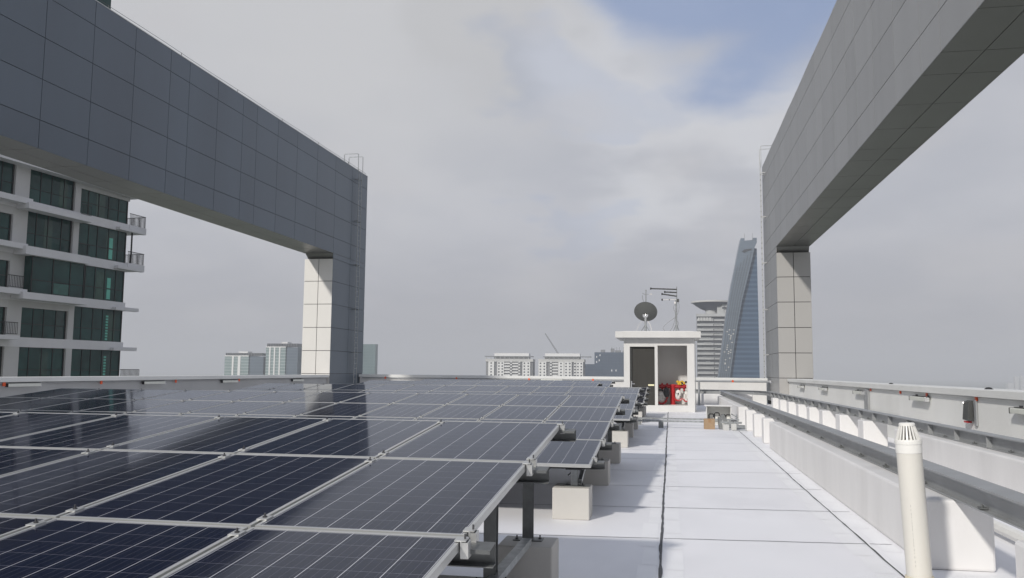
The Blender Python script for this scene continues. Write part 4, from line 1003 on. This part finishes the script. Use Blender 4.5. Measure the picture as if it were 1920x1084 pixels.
# ------------------------------------------------------------------ skyline
def far(name, label, cat, x, y, group='buildings of the hazy skyline'):
    return thing(name, label, cat, (x, y, -60), group)
Z0 = 60.0          # local z of the camera-level datum minus ground
def fbox(m, x0, x1, y0, y1, z0, z1, mi=0): m.box(x0, x1, y0, y1, z0+Z0, z1+Z0, mi)
WIN = None
def condo(label, x, w, seg, pent, roof, y=900):
    global WIN
    t = far('condominium', label, 'apartment block', x, y, 'white condominiums with flying roofs')
    m = MB(); fbox(m, 0, w, 2, 16, -60, 14.2); m.build('body', M_concd, t)
    m = MB()
    for (a, b2, k) in seg:
        if k == 'w': fbox(m, a, b2, 0, 2, -60, 11.5)
        elif k == 'b':
            for fl in range(-3, 4): fbox(m, a, b2, 0.6, 2, -0.6+3.2*fl, 0.9+3.2*fl)
    m.build('wall', M_concw, t)
    for (a, b2, k) in seg:
        if k != 'w': continue
        n = max(1, int((b2-a)/3.4))
        for fl in range(-1, 4):
            for q in range(n):
                c_ = a+(b2-a)*(q+0.5)/n; loc = (c_, 0, 0.4+3.2*fl+Z0)
                if WIN is None:
                    mm = MB(); mm.box(-0.85, 0.85, -0.06, 0.3, -0.75, 0.75); WIN = mm.build('window', M_fwin, t, loc)
                else: copy_of(WIN, t, loc)
    m = MB(); fbox(m, -0.4, w+0.4, 0.5, 16, 11.6, 14.6); m.build('parapet', M_conc, t)
    m = MB(); fbox(m, pent[0], pent[1], 3, 13, 14.7, 20.9); m.build('penthouse', M_concw, t)
    m = MB(); fbox(m, roof[0], roof[1], -1, 16, 17.0, 17.7); m.build('flying_roof', M_concd, t)
    m = MB()
    q = roof[0]+1.5
    while q < roof[1]: fbox(m, q, q+0.5, 0, 0.5, 14.6, 17.0); q += 5.2
    m.build('roof_posts', M_conc, t)
    return t
condo('white condominium with a flat flying roof, left of the crane', -198.2, 52.0, [(3, 9.5, 'w'), (13, 20.5, 'w'), (20.5, 27, 'b'), (27.5, 29.2, 'w'), (29.5, 36, 'b'), (36.5, 38.5, 'w'), (41, 49.5, 'w')], (9, 47.5), (-1, 51))
condo('white condominium with a flat flying roof, right of its twin and below the crane', -139.6, 49.0, [(0, 8.5, 'w'), (12.5, 14.5, 'w'), (15, 21, 'b'), (21.5, 27.5, 'w'), (28, 36, 'w'), (38.5, 40.5, 'w'), (41, 48.2, 'w')], (6.5, 44.5), (5, 56))
cr = far('tower_crane', 'thin crane jib slanting up behind the right white condominium', 'crane', -122.3, 930, 'cranes on the skyline')
m = MB()
def lat(mb, A, B, w, n):
    A, B = Vector(A), Vector(B); d = (B-A)/n; p = Vector((d.z, 0, -d.x)).normalized()*w; y_ = Vector((0, w, 0))
    for s1 in (-1, 1):
        for s2 in (-1, 1): mb.tube([A+p*s1+y_*s2, B+p*s1*0.5+y_*s2*0.5], 0.22, 4)
    for k in range(n):
        mb.tube([A+d*k+p*(1 if k % 2 else -1), A+d*(k+1)+p*(-1 if k % 2 else 1)], 0.14, 4)
lat(m, (1.0, 0, 80), (-14.6, 0, 103.7), 0.6, 12); m.build('jib', M_concd, cr)
m = MB(); lat(m, (1, 0, 0), (1, 0, 80), 0.7, 30); m.build('tower', M_concd, cr)
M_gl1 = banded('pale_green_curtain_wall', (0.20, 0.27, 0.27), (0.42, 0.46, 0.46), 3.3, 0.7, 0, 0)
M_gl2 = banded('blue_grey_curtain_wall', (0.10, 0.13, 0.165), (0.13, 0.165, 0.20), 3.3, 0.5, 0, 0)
M_gl3 = banded('teal_curtain_wall', (0.12, 0.175, 0.185), (0.15, 0.205, 0.21), 3.3, 0.5, 9.0, 0.4, c3=(0.10, 0.14, 0.15))
M_gl4 = banded('dark_blue_glass', (0.035, 0.06, 0.10), (0.05, 0.08, 0.125), 3.6, 0.5, 4.0, 0.4, c3=(0.05, 0.08, 0.12))
def glassblock(label, x, y, w, split, h, strips, fins, top, mA=M_gl1, mB=M_gl2):
    t = far('office_block', label, 'office block', x, y, 'glassy office blocks of the skyline')
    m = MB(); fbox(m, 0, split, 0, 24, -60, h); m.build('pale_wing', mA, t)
    m = MB(); fbox(m, split+0.05, w, 1.5, 26, -60, h-0.6); m.build('shaded_wing', mB, t)  # darker glass colour carries the shade of the block's side
    m = MB()
    for (a, b2) in strips: fbox(m, a, b2, -0.5, 0.0-0.01, -60, h)
    fbox(m, 0, split, -0.4, -0.01, h-0.8, h+0.3)
    m.build('white_strips', M_concw, t)
    m = MB(); q = 0.8
    while q < w-1: fbox(m, q, q+0.55, 0.2, 22, h+0.31, h+fins); q += 1.9
    m.build('roof_fins', M_concd, t)
    m = MB(); fbox(m, top[0], top[1], 6, 16, h+0.31, h+fins+1.8); m.build('plant_room', M_concw, t)
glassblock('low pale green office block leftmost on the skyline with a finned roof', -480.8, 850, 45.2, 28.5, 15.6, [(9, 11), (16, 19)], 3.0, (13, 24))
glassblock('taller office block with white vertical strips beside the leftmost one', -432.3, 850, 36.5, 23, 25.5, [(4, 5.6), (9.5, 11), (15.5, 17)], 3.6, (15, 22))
eb = far('office_block', 'teal glass office block straddling the dark clad column', 'office block', -421, 905, 'glassy office blocks of the skyline')
m = MB(); fbox(m, 0, 94.0, 0, 8, -60, 30.4); m.build('body', M_gl3, eb)
m = MB()
for fl in range(7): fbox(m, 1, 22, -1.2, -0.01, -2+3.6*fl, -0.8+3.6*fl)
fbox(m, 0.5, 23, -1.4, -0.01, 19.4, 21); m.build('white_balconies', M_concw, eb)
m = MB(); fbox(m, 2, 14, -1.6, -1.21, 3.2, 5.4); m.build('red_sign', M_red, eb)
fb = far('office_block', 'dark blue glass office block immediately left of the hut', 'office block', -101, 1000, 'glassy office blocks of the skyline')
m = MB(); fbox(m, 0, 60, 0, 40, -60, 10.4); fbox(m, 13, 60, 2, 40, 10.41, 24.6); m.build('body', M_gl4, fb)
m = MB()
for (a, b2, h) in ((20, 25, 3.2), (32, 36, 4.6), (37, 44, 2.6), (46, 52, 2.2), (54, 58, 1.2)): fbox(m, a, b2, 6, 12, 24.62, 24.6+h)
for q in (33, 39, 42, 47): fbox(m, q, q+0.4, 6, 6.4, 27, 31)
m.build('roof_plant', M_concd, fb)
pw = None
for (a, z) in ((15, 12), (18, 14), (15, 18), (19, 20), (33, 2), (38, 2), (50, 3), (50, -2)):
    loc = (a, 1.9 if z > 10.4 else -0.1, z+Z0)
    if pw is None:
        m = MB(); m.box(0, 1.1, 0, 0.09, 0, 2.2); pw = m.build('pale_window', M_concw, fb, loc)
    else: copy_of(pw, fb, loc)
gb = far('office_block', 'small slate office block peeping out between the two white condominiums', 'office block', -146, 960, 'glassy office blocks of the skyline')
m = MB(); fbox(m, -3, 18, 0, 20, -60, 12.5); fbox(m, 0, 5, 3, 8, 12.51, 15.5); m.build('body', M_gl2, gb)

# slanting skyscraper
sk = far('skyscraper', 'tall slanting blue-grey glass skyscraper with a notched top', 'skyscraper', 0, 700, 'towers behind the hut')
M_slab = banded('ribbed_grey_cladding', (0.125, 0.158, 0.20), (0.14, 0.175, 0.215), 4.1, 0.5)
M_blue = banded('blue_banded_glass', (0.026, 0.060, 0.115), (0.065, 0.112, 0.175), 3.9, 1.7)
DG = [(39.5, 0), (48.0, 60.6), (52.0, 87), (54.9, 103), (58.2, 120.5), (61.8, 134), (64.7, 146), (66.9, 155), (68.9, 163.4)]
LF = [(30.6, 0), (39.0, 61), (42.4, 86), (45.2, 107), (47.9, 121.5), (49.9, 133), (52.7, 145.5), (56.0, 162), (58.1, 171.2)]
m = MB(); m.prism(DG+[(70.6, 167.3), (70.7, 171.2), (67.7, 171.3), (67.7, 169.5), (61.0, 169.2), (61.0, 171.1)]+LF[::-1], 'y', 0, 14); m.build('leaning_slab', M_slab, sk)
m = MB(); m.prism([(x+0.06, z) for x, z in DG]+[(70.9, 163.0), (71.0, 139), (71.2, 104), (71.2, 0)], 'y', 4, 44); m.build('glass_body', M_blue, sk)
m = MB()
def slab_x(f0, z):                    # x across the curved slab face at height z
    def ev(P):
        for p, q in zip(P, P[1:]):
            if z <= q[1]: return p[0]+(q[0]-p[0])*(z-p[1])/(q[1]-p[1])
        return P[-1][0]
    l_ = ev(LF); return l_+(ev(DG)-l_)*f0
for k in range(5):
    f0 = 0.16+0.17*k; H = [0, 35, 70, 97, 123.5, 140, 148+3*k]
    for z0_, z1_ in zip(H, H[1:]):
        a0 = slab_x(f0, z0_); a1 = slab_x(f0, z1_)
        m.add([(a0-0.2, -0.35, z0_), (a0+0.2, -0.35, z0_), (a1+0.2, -0.35, z1_), (a1-0.2, -0.35, z1_), (a0-0.2, -0.01, z0_), (a0+0.2, -0.01, z0_), (a1+0.2, -0.01, z1_), (a1-0.2, -0.01, z1_)],
              [(0,1,2,3), (0,4,5,1), (1,5,6,2), (2,6,7,3), (3,7,4,0)])
m.build('ribs', pm('rib_grey', (0.075, 0.088, 0.10), 0.5), sk)
m = MB(); m.prism([(58.6, 160.2), (60.8, 161.8), (66.4, 162.6), (66.4, 161.4), (63.0, 160.4), (60.4, 159.2)], 'y', -0.5, -0.05); m.build('dark_emblem', M_fwin, sk)
rng = random.Random(2)
lv = None
for q in range(26):
    z = 60+rng.uniform(0, 36); x = slab_x(rng.choice((0.2, 0.37, 0.54, 0.71)), z)
    if lv is None:
        m = MB(); m.box(0, 1.3, -0.3, -0.06, 0, 0.7); lv = m.build('pale_vent', M_conc, sk, (x, 0, z))
    else: copy_of(lv, sk, (x, 0, z))
m = MB()
for x in (61.2, 67.4): m.tube([(x, 2, 171), (x, 2, 175.5)], 0.12, 4)
m.build('masts', M_concd, sk)
# tower with a saucer roof
st_ = far('saucer_tower', 'grey banded tower crowned by a large saucer, between hut and skyscraper', 'tower', 24.7, 780, 'towers behind the hut')
m = MB(); fbox(m, 0.6, 40, 1.6, 30, -60, 54.6); m.build('body', pm('dark_band_wall', (0.05, 0.056, 0.066), 0.5, 0, 0.3, 0.2), st_)
M_band = pm('pale_slab_band', (0.43, 0.44, 0.44), 0.8, 0, 0.08, 0.1)
rng = random.Random(9)
for k in range(13):
    z = -4+4.35*k
    mm = MB(); w_ = 27 if k % 3 else 30
    fbox(mm, 0, 14.6, 0, 1.55, z, z+2.0); fbox(mm, 15.2, w_, 0.5, 1.58, z+0.1, z+1.7)
    fbox(mm, rng.uniform(0, 8), rng.uniform(10, 26), -0.5, -0.02, z+2.02, z+2.35)
    mm.build('floor_band', M_band, st_)
m = MB(); fbox(m, -0.3, 32, -0.3, 8, 52.4, 54.9); m.build('cornice', M_band, st_)
m = MB()
for k in range(9): fbox(m, 1.2+1.35*k, 1.8+1.35*k, -0.8, -0.35, 48.6, 51.6)
m.build('white_fins', M_concw, st_)
m = MB(); m.lathe([(5.5, 0), (5.5, 4.0)], 24, (13.6, 12, 54.9+Z0)); m.build('saucer_stem', M_band, st_, smooth=True)
m = MB(); m.lathe([(0.1, 0), (6, 0.2), (11, 2.2), (15.5, 5.2), (18.2, 7.4)], 48, (14.6, 14, 58.2+Z0)); m.build('saucer_bowl', pm('saucer_blue', (0.012, 0.03, 0.075), 0.35, 0.2, 0.1, 0.2), st_, smooth=True)
m = MB(); m.lathe([(18.0, 0), (19.3, 0.2), (19.3, 1.6), (18.0, 1.8), (0.1, 2.6)], 48, (14.6, 14, 65.4+Z0)); m.build('saucer_rim', M_conc, st_, smooth=True)
m = MB(); fbox(m, 18.2, 40, 2.0, 24, 54.92, 63.5); m.prism([(18.2, 54.92+Z0), (24.0, 54.92+Z0), (24.0, 65.2+Z0)], 'y', 1.0, 1.9); m.build('side_block', M_band, st_)
m = MB(); fbox(m, 22.5, 28, 0.6, 0.95, 59.6, 61.0); m.build('louvre', M_fwin, st_)
# faint towers on the right horizon
for k, (x, w, h, l) in enumerate(((1408, 24, -34, 'faint low block at the right horizon, leftmost of the group'), (1436, 15, -6, 'faint slim tower at the right horizon, taller left one'), (1458, 14, -4, 'faint slim tower at the right horizon, tallest one'),
                              (1482, 20, -14, 'faint broad tower at the right picture edge'), (1508, 16, -24, 'faint low tower cut by the right picture edge'))):
    t = far('distant_tower', l, 'tower', x, 3900, 'faint towers on the right horizon')
    m = MB(); m.box(0, w, 0, w, 0, Z0+h); m.build('body', M_conc, t)
    m = MB(); m.box(w*0.2, w*0.7, w*0.2, w*0.7, Z0+h+0.01, Z0+h+4); m.build('roof_room', M_conc, t)

# ------------------------------------------------------------------ haze
hz = MB(); hz.box(-9000, 9000, -9000, 9000, -61, 150)
ho = hz.build('haze', []); tag(ho, kind='stuff')
hm = bpy.data.materials.new('thin_haze'); hm.use_nodes = True; nt = hm.node_tree; nt.nodes.clear()
mo = nt.nodes.new('ShaderNodeOutputMaterial'); pv = nt.nodes.new('ShaderNodeVolumePrincipled')
pv.inputs['Color'].default_value = (0.80, 0.81, 0.855, 1); pv.inputs['Density'].default_value = 0.00036; pv.inputs['Anisotropy'].default_value = 0.0
nt.links.new(pv.outputs[0], mo.inputs['Volume']); ho.data.materials.append(hm)
